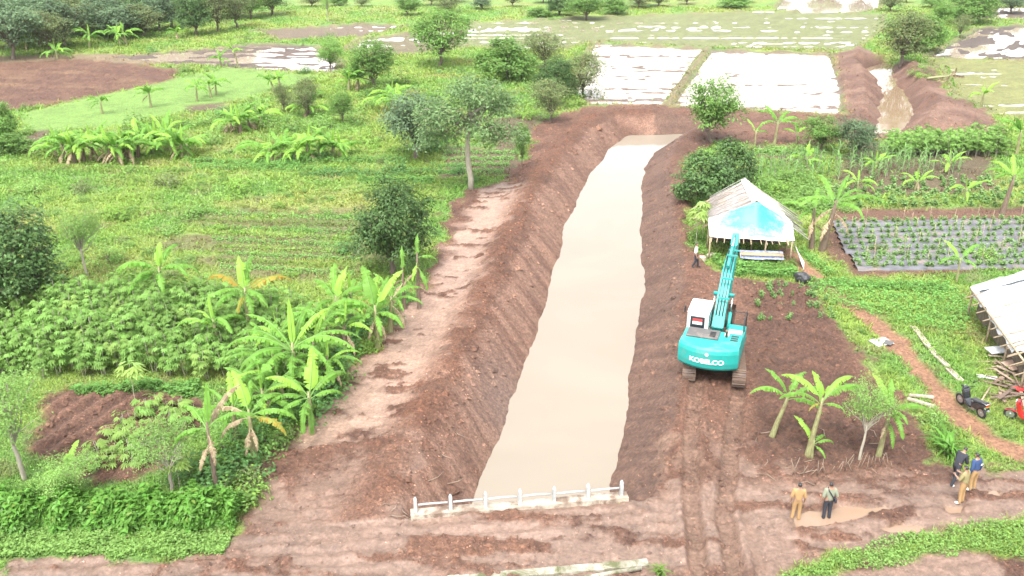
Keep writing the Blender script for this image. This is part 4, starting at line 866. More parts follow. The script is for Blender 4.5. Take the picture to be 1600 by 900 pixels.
for k, py in enumerate([240, 250, 260, 270]):
    foliage_row('bean_row', P(694 - k * 3, py), P(812 - k * 8, py - 1), .9, .5, 900, .16, LF_BEAN, '%s from the back of the short bean rows right of the pale trunk' % ['first', 'second', 'third', 'fourth'][k], 'crop row', 'bean rows beside the left bank')
for k, (x0, y0, x1, y1) in enumerate([(290, 252, 470, 262), (300, 262, 560, 268), (440, 255, 640, 252), (470, 275, 690, 270), (560, 283, 680, 285)]):
    foliage_row('crop_row', P(x0, y0), P(x1, y1), 1.3, .7, 1800, .19, LF_VINE if k == 3 else LF_BEAN, 'leafy green crop row crossing the middle of the grassland', 'crop row', 'leafy crop rows in the grassland', 0)
for k in range(9):
    y0 = 338 + k * 10.5; foliage_row('crop_row', P(300 + 8 * k - (k > 6) * 20, y0 - 5), P(565 - 6 * (k % 3), y0 + 6), .8, .38, 1000, .14, LF_WEED if k % 2 else LF_BEAN, 'thin weedy crop row in the plot left of the dense dark tree', 'crop row', 'weedy crop rows left of the dark tree', 0)
foliage_row('hedge', P(-60, 816), P(372, 812), 2.0, 1.45, 15000, .27, LF_HEDGE, 'long dense dark green hedge along the road in the lower left', 'hedge')
foliage_row('hedge', P(1262, 440), P(1480, 452), 1.3, .5, 1800, .16, LF_BEAN, 'low green border hedge along the near edge of the mulched vegetable rows', 'hedge')
foliage_row('hedge', P(1252, 392), P(1300, 430), 1.0, .5, 700, .16, LF_BEAN, 'short green border hedge between the footpath and the mulched rows', 'hedge')
foliage_row('grass_border', P(1176, 240), P(1262, 240), 1.6, .8, 1500, .22, LF_AIRY, 'bright grassy strip behind the hut below the banana row', 'grass')
# big shrubs on the edge of the left bank and around
for bx, by, s, v, lab in [(560, 520, 1.9, 4, 'dark vine-covered shrub below the upright banana plant on the left bank'), (520, 575, 1.8, 4, 'vine-covered shrub right of the largest banana plant'), (505, 620, 1.6, 4, 'vine shrub at the mud edge under the largest banana plant'),
                          (455, 665, 1.5, 4, 'green shrub left of the banana plant with one broad leaf'), (420, 700, 1.3, 1, 'leafy shrub at the mud edge above the ragged banana plant'), (375, 740, 1.6, 4, 'vine shrub between the thin banana plant and the mud'), (360, 790, 1.5, 1, 'leafy shrub at the right end of the hedge'),
                          (395, 760, 1.0, 2, 'dry brownish shrub on the mud edge at the end of the hedge'), (445, 690, 0.9, 2, 'dry shrub on the mud edge below the broad-leaved banana plant'), (120, 460, 1.5, 4, 'dark shrub at the foot of the left edge tree'), (80, 470, 1.3, 4, 'dark shrub left of the one at the foot of the left edge tree'), (545, 395, 1.3, 4, 'dark low shrub left of the dense dark tree'), (585, 420, 1.2, 0, 'green low shrub under the dense dark tree'),
                          (1480, 690, 1.0, 1, 'round green shrub behind the bladed clump beside the road'), (1455, 660, .9, 3, 'pale weed shrub above the bladed clump'), (1372, 395, 1.0, 2, 'yellowish shrub standing in the mulched rows'), (1365, 418, .7, 2, 'small yellowish shrub at the near edge of the mulched rows'), (1545, 410, 1.1, 0, 'bright shrub behind the white plastic-roofed shed'), (1180, 300, 1.6, 1, 'bright leafy shrub behind the hut roof'), (1100, 398, .8, 0, 'small weed shrub under the left eave of the hut'), (1210, 300, 1.5, 0, 'bright shrub right of the hut roof'), (1225, 285, 1.4, 3, 'pale shrub beyond the hut, right side'),
                          (1088, 372, 1.0, 1, 'low leafy shrub at the foot of the papaya trees'), (1540, 400, .9, 3, 'pale shrub right of the small banana plant by the shed'), (740, 285, 1.0, 4, 'dark shrub at the foot of the tall pale-trunked tree'), (715, 270, 1.2, 4, 'vine shrub left of the pale trunk'), (1325, 330, .9, 3, 'light shrub at the left end of the mulched rows'), (880, 165, 1.6, 0, 'bright shrub below the deep green tree by the flooded paddy'), (830, 140, 1.6, 3, 'light grassy shrub between the bushy and deep green trees')]:
    x, y = P(bx, by); put('shrub', x, y, lab, 'shrub', 'shrub', None, s, v)
for bx, by, s, v in [(215, 205, 2.2, 1), (255, 215, 2.0, 0), (285, 200, 1.8, 1), (320, 195, 1.6, 3), (345, 182, 1.7, 4), (400, 185, 1.8, 1), (425, 200, 1.6, 3), (455, 205, 2.0, 1), (500, 200, 1.7, 3), (560, 195, 1.9, 1), (575, 225, 1.6, 0), (90, 232, 1.6, 3), (60, 238, 1.8, 2), (330, 225, 1.8, 3),
                      (455, 250, 1.4, 4), (505, 248, 1.5, 4), (470, 165, 2.0, 2), (600, 150, 2.2, 1), (640, 130, 2.2, 0), (720, 140, 2.2, 3), (750, 165, 2.0, 1), (560, 120, 2.0, 4), (130, 300, 1.5, 2), (260, 290, 1.8, 2), (380, 300, 1.7, 0), (50, 300, 1.6, 3), (190, 340, 1.6, 0), (300, 340, 1.3, 1), (90, 380, 1.4, 0), (170, 410, 1.5, 3), (210, 440, 1.4, 0), (620, 265, 1.5, 4), (655, 275, 1.3, 1)]:
    x, y = P(bx, by); put('shrub', x, y, 'broad leafy shrub growing among the banana clumps of the left grassland', 'shrub', 'shrub', 'shrubs among the banana clumps', s, v)
for bx, by, s, v in [(535, 548, 1.7, 4), (572, 545, 1.2, 0), (480, 600, 1.7, 1), (490, 640, 1.5, 4), (530, 600, 1.3, 1), (440, 620, 1.6, 4), (405, 640, 1.5, 1), (435, 680, 1.3, 0), (390, 690, 1.5, 4), (360, 710, 1.4, 1), (335, 730, 1.5, 0), (310, 745, 1.4, 4), (385, 775, 1.1, 0), (600, 500, 1.4, 4), (625, 470, 1.2, 4), (350, 770, 1.4, 4), (470, 655, 1.2, 0)]:
    x, y = P(bx, by); put('shrub', x, y, 'leafy shrub in the dense green belt along the left bank', 'shrub', 'shrub', 'shrubs of the belt along the left bank', s, v)
for bx, by, s, v in [(810, 128, 2.2, 1), (835, 165, 2.2, 3), (885, 150, 2.4, 4), (895, 165, 1.8, 0), (850, 150, 2.2, 1), (770, 130, 2.2, 0), (820, 185, 1.6, 0), (930, 152, 1.8, 2), (760, 200, 1.6, 3), (700, 215, 1.8, 1), (675, 235, 1.7, 4)]:
    x, y = P(bx, by); put('shrub', x, y, 'leafy shrub filling the tree cluster near the far end of the canal', 'shrub', 'shrub', 'shrubs in the far tree cluster', s, v)
x, y = P(1478, 712); put('clump', x, y, 'round clump of long bladed bright green leaves beside the road', 'bladed_clump', 'plant', None, 1.3, 0)
x, y = P(1030, 898); put('clump', x, y, 'grass tuft at the end of the lower concrete wall', 'grass_tuft', 'grass', None, .8, 1)
x, y = P(968, 782); put('clump', x, y, 'green grass tuft at the right end of the bridge rail', 'grass_tuft', 'grass', None, .7, 1)
nst = 0
def open_ground(n, poly, mind):
    for p in rand_in(poly, n, mind):
        g = terrain(np.array([p[0]]), np.array([p[1]]))[3][0]
        if g > 0.6: yield p
wl = PW([(-80, 215), (330, 180), (640, 195), (800, 200), (690, 300), (560, 330), (590, 420), (480, 500), (100, 460), (-80, 330)])
for p in open_ground(190, wl, 1.0): put('shrub', p[0], p[1], 'low weed shrub scattered over the left grassland', 'weed_shrub', 'shrub', 'weed shrubs of the left grassland', random.uniform(.45, 1.25), var=random.choice([0, 0, 1, 2, 3, 3]), sz=random.uniform(.3, .8))
wl2 = PW([(0, 70), (500, 60), (640, 90), (840, 110), (820, 190), (560, 195), (320, 185), (0, 240)])
for p in open_ground(110, wl2, 1.5): put('shrub', p[0], p[1], 'weed shrub in the far grassland behind the banana clumps', 'weed_shrub', 'shrub', 'weed shrubs of the far grassland', random.uniform(.7, 1.7), var=random.choice([0, 1, 1, 3, 4]))
wl3 = PW([(1150, 280), (1250, 300), (1290, 380), (1350, 450), (1500, 450), (1520, 560), (1600, 700), (1500, 740), (1420, 640), (1280, 470), (1190, 400)])
for p in open_ground(60, wl3, .9): put('shrub', p[0], p[1], 'low weed tuft on the grassy ground around the footpath', 'weed_shrub', 'shrub', 'weed tufts around the footpath', random.uniform(.25, .5), var=random.choice([0, 0, 1, 3]))
# ---------------- grass, too many to count
def grass_stuff(name, N, ymin, ymax, hmin, hmax, wid, label, seed, poly=None, bl=4):
    rng = np.random.default_rng(seed); y = ymin * (ymax / ymin) ** rng.uniform(0, 1, N); x = rng.uniform(-1, 1, N) * (6 + 0.62 * y)
    z, c, w, g, zo = terrain(x, y); keep = (rng.uniform(0, 1, N) < np.clip(g, 0, 1) ** 1.5)
    if poly is not None: keep &= sdpoly(x, y, poly) < 0
    x, y, z, c = x[keep], y[keep], z[keep], c[keep]; n = len(x)
    sc = np.clip(y / 35.0, .8, 3.2) * (0.7 + 0.6 * (vnoise(x * 0.7, y * 0.7, 900) * .5 + .5))
    x = np.repeat(x, bl) + rng.normal(size=n * bl) * 0.10 * np.repeat(sc, bl); y = np.repeat(y, bl) + rng.normal(size=n * bl) * .1 * np.repeat(sc, bl); z = np.repeat(z, bl); c = np.repeat(c, bl, 0); s = np.repeat(sc, bl); n = n * bl
    az = rng.uniform(0, 6.28, n); h = rng.uniform(hmin, hmax, n) * s ** .6; w = wid * s * rng.uniform(.7, 1.3, n); ln = rng.uniform(.5, 1.6, n) * h
    b0 = np.stack([x - np.sin(az) * w, y + np.cos(az) * w, z - .03], 1); b1 = np.stack([x + np.sin(az) * w, y - np.cos(az) * w, z - .03], 1); tp = np.stack([x + np.cos(az) * ln, y + np.sin(az) * ln, z + h], 1)
    V = np.stack([b0, b1, tp], 1).reshape(-1, 3); Fc = np.arange(n * 3).reshape(n, 3)
    c = c * 1.6 * rng.uniform(.75, 1.35, (n, 1)) * np.array([1, 1, 1])[None] + rng.uniform(0, 1, (n, 1)) ** 4 * np.array([[.05, .035, .01]])
    cc = np.concatenate([np.repeat(c, 3, 0), np.ones((n * 3, 1))], 1)
    o = link(name, mesh_np(name, V, Fc, {'col': ('FLOAT_COLOR', np.clip(cc, .01, .5))}), None, [GRASS_M]); return tag(o, label, kind='stuff', cat='grass')
def grass_material():
    m, nt, b = newmat('grass_blade'); at = nt.nodes.new('ShaderNodeAttribute'); at.attribute_name = 'col'
    nt.links.new(at.outputs['Color'], b.inputs['Base Color']); b.inputs['Roughness'].default_value = .6; b.inputs['Specular IOR Level'].default_value = .25
    tr = nt.nodes.new('ShaderNodeBsdfTranslucent'); nt.links.new(at.outputs['Color'], tr.inputs[0]); ms = nt.nodes.new('ShaderNodeMixShader'); ms.inputs[0].default_value = .5
    nt.links.new(b.outputs[0], ms.inputs[1]); nt.links.new(tr.outputs[0], ms.inputs[2]); nt.links.new(ms.outputs[0], nt.nodes['Material Output'].inputs['Surface']); return m
GRASS_M = grass_material()
grass_stuff('grass', 120000, 24, 190, .07, .20, .035, 'short mixed green grass covering the open ground', 1)
verge = PW([(-100, 876), (-100, 818), (372, 814), (352, 866)])
def leaf_cover(name, poly, n, leaf, h, mat, label, seed):
    rng = np.random.default_rng(seed); lo, hi = poly.min(0), poly.max(0); x = rng.uniform(lo[0], hi[0], n * 2); y = rng.uniform(lo[1], hi[1], n * 2)
    k = sdpoly(x, y, poly) + 0.35 * vnoise(x * 1.2, y * 1.2, 4) < 0; x, y = x[k][:n], y[k][:n]
    z = terrain(x, y)[0] + rng.uniform(.02, 1, len(x)) * h * (0.5 + 0.5 * np.abs(vnoise(x * 1.1, y * 1.1, 17)) * 2)
    return tag(link(name, leaf_mesh(name, np.stack([x, y, z], 1), leaf, asp=.6, up=1.0, rng=rng), None, [mat]), label, 'ground cover', kind='stuff')
leaf_cover('ground_cover', verge, 16000, .12, .22, LF_AIRY, 'bright yellow-green ground cover between the hedge and the road', 3)
leaf_cover('ground_cover', grass_br, 6500, .10, .22, LF_AIRY, 'bright green weeds in the strip along the near side of the road', 4)
leaf_cover('ground_cover', PW([(1262, 440), (1480, 440), (1520, 480), (1500, 520), (1400, 500), (1300, 470)]), 5000, .14, .3, LF_BEAN, 'green creeping weeds below the mulched vegetable rows', 5)
leaf_cover('ground_cover', PW([(100, 605), (300, 600), (320, 625), (230, 612), (120, 618)]), 2200, .14, .35, LF_BEAN, 'low green creepers at the foot of the cassava stand', 6)
leaf_cover('ground_cover', PW([(1150, 290), (1250, 270), (1290, 300), (1280, 340), (1200, 320)]), 5000, .2, .6, LF_AIRY, 'light green creepers behind the hut', 7)

def weed_cover(name, N, label, seed, mat):
    rng = np.random.default_rng(seed); y = 24 * (190 / 24) ** rng.uniform(0, 1, N); x = rng.uniform(-1, 1, N) * (6 + .62 * y)
    z, c, w, g, zo = terrain(x, y); h = fbm(x * .55, y * .55, 501, 3) + .5 * fbm(x * .12, y * .12, 503, 2)
    k = (rng.uniform(0, 1, N) < g ** 2) & (h > -.12); x, y, z, h = x[k], y[k], z[k], h[k]
    zz = z + np.clip(h + .12, 0, .9) * rng.uniform(.1, .95, len(x)) * .75 + .03
    return tag(link(name, leaf_mesh(name, np.stack([x, y, zz], 1), .12 * np.clip(y / 35, .8, 3), asp=.5, up=.8, rng=rng), None, [mat]), label, 'weeds', kind='stuff')
weed_cover('weeds', 130000, 'broad-leaved weeds growing in patches over the grassland', 61, LF_WEED)
weed_cover('weeds', 60000, 'light feathery weeds scattered through the grassland', 62, LF_AIRY)

leaf_cover('ground_cover', gr, 4200, .17, .4, LF_BEAN, 'bright leafy weeds in front of the hut', 8)
for k in range(44):
    x, y = P(random.uniform(1175, 1300), random.choice([452, 466, 482, 500]) + random.uniform(-3, 3)); put('veg', x, y, 'sparse seedling in the dug ground between the excavator and the footpath', 'seedling', 'seedling', 'seedlings in the dug ground', random.uniform(.5, .9))
# ------------------------------------------------------------------ bridge parapet
WHITE_P = surf('weathered_white_paint', (0.29, 0.30, 0.295), 0.7, var=0.25, scale=3, dirt=(0.25, 0.2, 0.16), dirt_amt=0.25)
CONC = surf('old_concrete', (0.34, 0.29, 0.23), 0.85, var=0.25, scale=2.5, dirt=(0.13, 0.09, 0.065), dirt_amt=0.75, bump=0.4, bscale=14)
CONC_M = surf('mossy_concrete', (0.26, 0.235, 0.19), 0.9, var=0.3, scale=2.5, dirt=(0.07, 0.075, 0.03), dirt_amt=0.8, bump=0.5, bscale=12)
a0, a1 = np.array(P(642, 808)), np.array(P(980, 779)); ln = np.linalg.norm(a1 - a0); ang = math.atan2(a1[1] - a0[1], a1[0] - a0[0])
br = thing('bridge_parapet', 'white post-and-rail parapet on a concrete headwall across the near end of the canal', 'railing', (a0[0], a0[1], 0), ang)
mb = MB(); n = 7
for i in range(n):          # uneven broken top edge
    x0, x1 = ln * i / n, ln * (i + 1) / n; h0 = 0.19 + random.uniform(-.02, .02)
    mb.box(((x0 + x1) / 2, 0, (h0 - 2.3) / 2), (x1 - x0 + .01, .42 + random.uniform(-.015, .015), 2.3 + h0))
mb.build('headwall', CONC, br)
ph = []
for i in range(7):
    x = 0.18 + (ln - 0.42) * i / 6; h = 0.76 + random.uniform(-.02, .03); ph.append((x, h))
    mb = MB(); mb.box((x, 0, 0.05 + (h - .14) / 2), (.13, .13, h - .04), taper=.93); mb.box((x, 0, h + .02), (.121, .121, .10), taper=.45); mb.build('post', WHITE_P, br)
for i in range(6):
    (x0, h0), (x1, h1) = ph[i], ph[i + 1]; mb = MB()
    mb.tube([(x0 + .10, 0, h0 * .66), ((x0 + x1) / 2, random.uniform(-.02, .02), .52), (x1 - .10, 0, h1 * .66)], .04, 8); mb.build('rail', WHITE_P, br)
b0, b1 = np.array(P(700, 908)), np.array(P(1012, 881)); l2 = np.linalg.norm(b1 - b0)
lw_ = thing('culvert_wall', 'mossy grey concrete wall along the near edge of the road at the bottom', 'wall', (b0[0], b0[1], 0), math.atan2(b1[1] - b0[1], b1[0] - b0[0]))
mb = MB()
for i in range(18): mb.box((l2 * (i + .5) / 18, 0, -0.92 + random.uniform(-.02, .02)), (l2 / 18 + .005, .34 + random.uniform(-.01, .01), 2.0))
mb.build('wall_body', CONC_M, lw_)
mb = MB(); mb.tube([(l2 - 3.6, -.45, -.12), (l2 - .3, -.30, .12)], .08, 8); mb.build('rail', CONC_M, lw_)

# ------------------------------------------------------------------ excavator
TEAL = surf('teal_paint', (0.008, 0.235, 0.21), 0.55, var=0.08, scale=2, dirt=(0.075, 0.20, 0.17), dirt_amt=0.45, coat=0.0)
CABW = surf('cab_grey_white', (0.50, 0.52, 0.50), 0.45, var=0.08, scale=2, dirt=(0.3, 0.25, 0.2), dirt_amt=0.2)
GREYP = surf('grey_panel', (0.075, 0.072, 0.07), 0.6, var=0.1, scale=3, dirt=(0.2, 0.16, 0.13), dirt_amt=0.3)
PALEP = surf('pale_panel', (0.42, 0.44, 0.40), 0.6, var=0.1, scale=3, dirt=(0.25, 0.2, 0.16), dirt_amt=0.35)
STEEL = surf('muddy_steel', (0.11, 0.08, 0.065), 0.75, 0.2, var=0.35, scale=4, dirt=(0.13, 0.085, 0.06), dirt_amt=0.9, bump=0.4, bscale=15)
CHROME = surf('piston_rod', (0.6, 0.6, 0.6), 0.2, 1.0, var=0.05)
BLACKR = surf('black_rubber', (0.018, 0.018, 0.02), 0.6, var=0.2)
GLASS = surf('dark_glass', (0.02, 0.025, 0.03), 0.08, var=0.1)
REDM = surf('red_cloth', (0.5, 0.03, 0.03), 0.8, var=0.1); WHITEM = surf('white_cloth', (0.7, 0.7, 0.68), 0.85, var=0.06)
gA, gB = np.array(P(1080, 601)), np.array(P(1154, 608)); HEAD = R(-12)
rear = (gA + gB) / 2; fw = np.array([math.sin(-HEAD), math.cos(-HEAD)]); ctr = rear + fw * 2.05 + np.array([-.13, 0])
zg = 0.02
ex = thing('excavator', 'teal tracked excavator with white cab, parked on the right bank facing the hut', 'excavator', (ctr[0], ctr[1], zg), R(-20))
trk_r = R(9)
for s in (-1, 1):
    M = Matrix.Rotation(trk_r, 4, 'Z'); mb = MB(); x = s * 1.12; nseg = 46; pts = []
    L2, r_ = 1.75, 0.44
    per = 4 * L2 + 2 * math.pi * r_
    for k in range(nseg):
        q = k / nseg * per
        if q < 2 * L2: y, z, a = -L2 + q, 2 * r_ + .04, 0.0
        elif q < 2 * L2 + math.pi * r_: t = (q - 2 * L2) / r_; y, z, a = L2 + r_ * math.sin(t), r_ + .04 + r_ * math.cos(t), -t
        elif q < 4 * L2 + math.pi * r_: y, z, a = L2 - (q - 2 * L2 - math.pi * r_), .04, math.pi
        else: t = (q - 4 * L2 - math.pi * r_) / r_; y, z, a = -L2 - r_ * math.sin(t), r_ + .04 - r_ * math.cos(t), math.pi - t
        T2 = M @ Matrix.Translation((x, y, z)) @ Matrix.Rotation(a, 4, 'X')
        mb.box((0, 0, 0), (.60, .185, .035), M=T2); mb.box((0, 0, .035), (.60, .03, .04), M=T2)
    tk = mb.build('track', STEEL, ex); tk['kind'] = 'stuff'
    mb = MB(); mb.box((x, 0, .46), (.34, 3.2, .42), M=M, bev=.04)
    for k in range(7): mb.tube([(x - .2, -1.5 + .5 * k, .2), (x + .2, -1.5 + .5 * k, .2)], .15, 12, M=M)
    for y in (-1.75, 1.75): mb.tube([(x - .15, y, .48), (x + .15, y, .48)], .37, 16, M=M)
    mb.build('track_frame', STEEL, ex)
mb = MB(); mb.box((0, 0, .62), (1.7, 1.5, .35), M=Matrix.Rotation(trk_r, 4, 'Z')); mb.tube([(0, 0, .75), (0, 0, 1.02)], .62, 24); mb.build('undercarriage', STEEL, ex)
mb = MB(); mb.box((0, -.15, 1.12), (2.62, 3.1, .2), bev=.03); mb.build('deck', TEAL, ex)
arc = [(x, -math.sqrt(2.78 ** 2 - x * x * 1.35)) for x in np.linspace(-1.36, 1.36, 13)]
mb = MB(); rows = [(1.10, .93), (1.25, .985), (1.5, 1.0), (1.95, 1.0), (2.12, .985), (2.2, .95)]
vs = []; fs = []
for z, k in rows:
    vs += [(x * (0.5 + .5 * k), y * k, z) for x, y in arc]
m_ = len(arc)
for i in range(len(rows) - 1):
    for j in range(m_ - 1): fs.append((i * m_ + j, i * m_ + j + 1, (i + 1) * m_ + j + 1, (i + 1) * m_ + j))
fr = len(vs)
vs += [(-1.33, -1.72, 1.10), (1.33, -1.72, 1.10), (1.33, -1.72, 2.2), (-1.33, -1.72, 2.2)]
fs += [tuple(range(m_))[::-1] + (fr, fr + 1)][:0]
bot = list(range(m_)); topi = list(range((len(rows) - 1) * m_, len(rows) * m_))
fs += [bot + [fr + 1, fr], topi + [fr + 2, fr + 3], [fr, fr + 1, fr + 2, fr + 3], [i * m_ for i in range(len(rows))] + [fr + 3, fr], [i * m_ + m_ - 1 for i in range(len(rows))] + [fr + 2, fr + 1]]
mb.add(vs, fs, smooth=False); cw = mb.build('counterweight', TEAL, ex)
def lettering(text, size, M, mat, parent, name='lettering', bend=None):
    cu = bpy.data.curves.new('t', 'FONT'); cu.body = text; cu.size = size; cu.align_x = 'CENTER'; cu.offset = size * .02; cu.space_character = 0.98
    o = bpy.data.objects.new('t', cu); COL.objects.link(o); dg = bpy.context.evaluated_depsgraph_get(); dg.update()
    me = bpy.data.meshes.new_from_object(o.evaluated_get(dg)); bpy.data.objects.remove(o)
    for v in me.vertices: v.co = bend(v.co) if bend else M @ v.co
    me.materials.clear(); return link(name, me, parent, [mat])
LETW = surf('white_lettering', (0.78, 0.8, 0.78), 0.5, var=0.04)
def on_cw(c): x = c.x * 1.12; return Vector((x, -math.sqrt(2.78 ** 2 - x * x * 1.35) - .012, 1.50 + c.y))
lettering('KOBELCO', .31, None, LETW, cw, bend=on_cw)
mb = MB(); Mr = Matrix.Translation((0, -2.79, 1.95)); mb.tube([(0, .02, 0), (0, -.005, 0)], .075, 16, M=Mr); mb.build('emblem', LETW, cw)
mb = MB(); mb.box((0, -1.18, 1.72), (2.64, 1.06, .92), bev=.05); hood = mb.build('engine_hood', TEAL, ex)
mb = MB(); mb.box((-.42, -1.22, 2.23), (1.46, .92, .09), bev=.04); mb.build('hood_panel', GREYP, hood)
for k in range(4): mb = MB(); mb.box((.02 + .0 * k, -1.5 + .14 * k, 2.298), (.26, .06, .02)); mb.build('hood_slot', BLACKR, hood)
mb = MB(); mb.tube([(.62, -1.15, 2.15), (.62, -1.15, 2.48), (.62, -1.28, 2.56)], .055, 10); mb.build('exhaust', STEEL, ex)
for k in range(3): mb = MB(); mb.box((1.0, -1.42 + .22 * k, 2.185), (.34, .13, .014)); mb.build('grille', BLACKR, hood)
mb = MB(); mb.box((.62, -.95, 2.20), (.22, .3, .06), bev=.02); mb.build('hood_cover', PALEP, hood)
mb = MB(); mb.box((.92, .12, 1.58), (.80, 1.5, .72), bev=.04); fuel = mb.build('fuel_tank', TEAL, ex)
mb = MB(); mb.box((.92, -.15, 1.955), (.66, .72, .03), bev=.012); mb.build('tank_cover', PALEP, fuel)
mb = MB(); mb.box((.92, 1.12, 1.42), (.72, .5, .40), bev=.04); mb.build('toolbox', TEAL, ex)
# cab
mb = MB(); mb.prism([(-.42, 1.22), (1.3, 1.22), (1.42, 1.7), (1.22, 2.78), (1.05, 2.94), (-.3, 2.94), (-.42, 2.84)], -1.34, -.34); cab = mb.build('cab', CABW, ex, bevel=.05)
mb = MB(); mb.box((-.84, -.437, 2.38), (.66, .03, .56)); mb.build('rear_window', GLASS, cab)
for s in (-1.352, -.328):
    mb = MB(); mb.box((s, .1, 2.35), (.03, .62, .72)); mb.build('side_window', GLASS, cab); mb = MB(); mb.box((s, .82, 2.2), (.03, .6, 1.0)); mb.build('side_window', GLASS, cab)
Mw = Matrix.Translation((-.84, 1.345, 2.2)) @ Matrix.Rotation(R(10.5), 4, 'X')
mb = MB(); mb.box((0, 0, 0), (.8, .03, .95), M=Mw); mb.build('windscreen', GLASS, cab)
mb = MB(); mb.box((-.84, .45, 2.955), (.6, .6, .04), bev=.015); mb.build('roof_hatch', PALEP, cab)
mb = MB(); mb.box((-.84, -.456, 2.49), (.44, .012, .14)); mb.build('red_sticker', REDM, cab); mb = MB(); mb.box((-.84, -.456, 2.35), (.44, .012, .14)); mb.build('white_sticker', WHITEM, cab)
mb = MB(); mb.tube([(-.5, .1, 2.95), (-.5, .1, 3.35)], .012, 5); mb.build('aerial', BLACKR, cab)
# boom: a cranked box beam in the plane x = 0.1
def beam(prof_c, w, half, name, mat, parent, x=0.0):
    """centre line (y,z), widths along x and half depths"""
    mb = MB(); vs = []; fs = []; k = len(prof_c)
    for i, (y, z) in enumerate(prof_c):
        y0, z0 = prof_c[max(i - 1, 0)]; y1, z1 = prof_c[min(i + 1, k - 1)]; l = math.hypot(y1 - y0, z1 - z0); ny, nz = -(z1 - z0) / l, (y1 - y0) / l
        h = half[i]; ww = w[i] / 2
        vs += [(x - ww, y - ny * h, z - nz * h), (x + ww, y - ny * h, z - nz * h), (x + ww, y + ny * h, z + nz * h), (x - ww, y + ny * h, z + nz * h)]
    for i in range(k - 1):
        for j in range(4): fs.append((i * 4 + j, i * 4 + (j + 1) % 4, i * 4 + 4 + (j + 1) % 4, i * 4 + 4 + j))
    fs += [(3, 2, 1, 0), (4 * k - 4, 4 * k - 3, 4 * k - 2, 4 * k - 1)]
    mb.add(vs, fs); return mb.build(name, mat, parent, bevel=.025)
BF, BE, BT = (.45, 1.75), (2.55, 3.62), (4.55, 4.42)
boom = beam([BF, (1.1, 2.36), (1.85, 3.05), BE, (3.25, 4.02), (3.9, 4.27), BT], [.56, .52, .50, .50, .46, .40, .34], [.20, .27, .33, .36, .32, .25, .16], 'boom', TEAL, ex)
for s in (-.15, 0, .15):    # hose runs and their clamps along the back of the boom
    mb = MB(); mb.tube([(s, .7, 2.35), (s, 1.2, 2.86), (s, 1.9, 3.52), (s, 2.5, 4.03), (s, 3.2, 4.42), (s, 3.9, 4.58), (s, 4.4, 4.64)], .03, 6); mb.build('hydraulic_hose', BLACKR, boom)
for yy, zz in ((1.1, 3.1), (1.7, 3.88), (2.9, 4.64), (3.6, 4.66)): mb = MB(); mb.box((.12, yy, zz), (.5, .07, .06)); mb.build('hose_clamp', TEAL, boom)
for s in (-.42, .42):
    mb = MB(); mb.tube([(s, 1.1, 1.3), (s, 1.6, 2.2)], .085, 10); mb.tube([(s, 1.58, 2.16), (s, 1.98, 2.92)], .045, 8, mi=1); mb.build('boom_cylinder', [TEAL, CHROME], ex)
mb = MB(); mb.tube([(-.5, 1.98, 2.95), (.5, 1.98, 2.95)], .09, 10); mb.build('boom_pin', TEAL, ex)
mb = MB(); mb.tube([(0, 2.45, 4.2), (0, 3.7, 4.8)], .08, 10); mb.tube([(0, 3.6, 4.76), (0, 4.75, 5.14)], .045, 8, mi=1); mb.build('arm_cylinder', [TEAL, CHROME], ex)
AB = (3.35, 1.95)
arm = beam([(4.75, 5.15), (4.62, 4.55), (4.35, 3.9), (3.85, 2.9), AB], [.34, .36, .36, .34, .30], [.10, .30, .30, .22, .12], 'arm', TEAL, ex)
mb = MB(); mb.tube([(0, 4.95, 4.55), (0, 4.45, 3.4)], .07, 10); mb.tube([(0, 4.48, 3.5), (0, 3.95, 2.35)], .04, 8, mi=1); mb.build('bucket_cylinder', [TEAL, CHROME], ex)
# bucket: curved shell with side plates and teeth
cx_, cz_ = 2.95, 1.45; shell = [(cx_ + .62 * math.cos(t), cz_ + .62 * math.sin(t)) for t in np.linspace(R(40), R(-175), 12)]
mb = MB(); vs = [(x, y, z) for x in (-.5, .5) for y, z in shell]; k = len(shell)
mb.add(vs, [(i, i + 1, k + i + 1, k + i) for i in range(k - 1)], smooth=True)
inn = [(y * .94 + cx_ * .06, z * .94 + cz_ * .06) for y, z in shell]
mb.add([(x, y, z) for x in (-.49, .49) for y, z in inn], [(i, i + 1, k + i + 1, k + i) for i in range(k - 1)], smooth=True)
for x in (-.5, .5): mb.add([(x, y, z) for y, z in shell], [tuple(range(k))]); mb.add([(x * .96, y, z) for y, z in inn], [tuple(range(k))])
for x in (-.13, .13): mb.box((x, 3.35, 1.90), (.05, .4, .4))
bk = mb.build('bucket', STEEL, ex)
for i in range(5): mb = MB(); mb.box((-.46 + .23 * i, shell[-1][0] + .03, shell[-1][1] + .12), (.09, .07, .26), taper=.5); mb.build('tooth', STEEL, bk)
mb = MB()
for pts in ([(1.28, -.5, 1.95), (1.28, -.5, 2.75), (1.28, .85, 2.75), (1.28, .85, 1.95)], [(.6, .9, 1.95), (.6, .9, 2.6), (1.26, .9, 2.6)], [(1.28, .2, 1.95), (1.28, .2, 2.75)]): mb.tube(pts, .022, 6)
mb.build('handrail', BLACKR, ex)
mb = MB(); mb.tube([(-1.36, .9, 2.2), (-1.6, 1.0, 2.35)], .015, 5); mb.box((-1.66, 1.0, 2.35), (.05, .2, .3)); mb.build('mirror', BLACKR, ex)

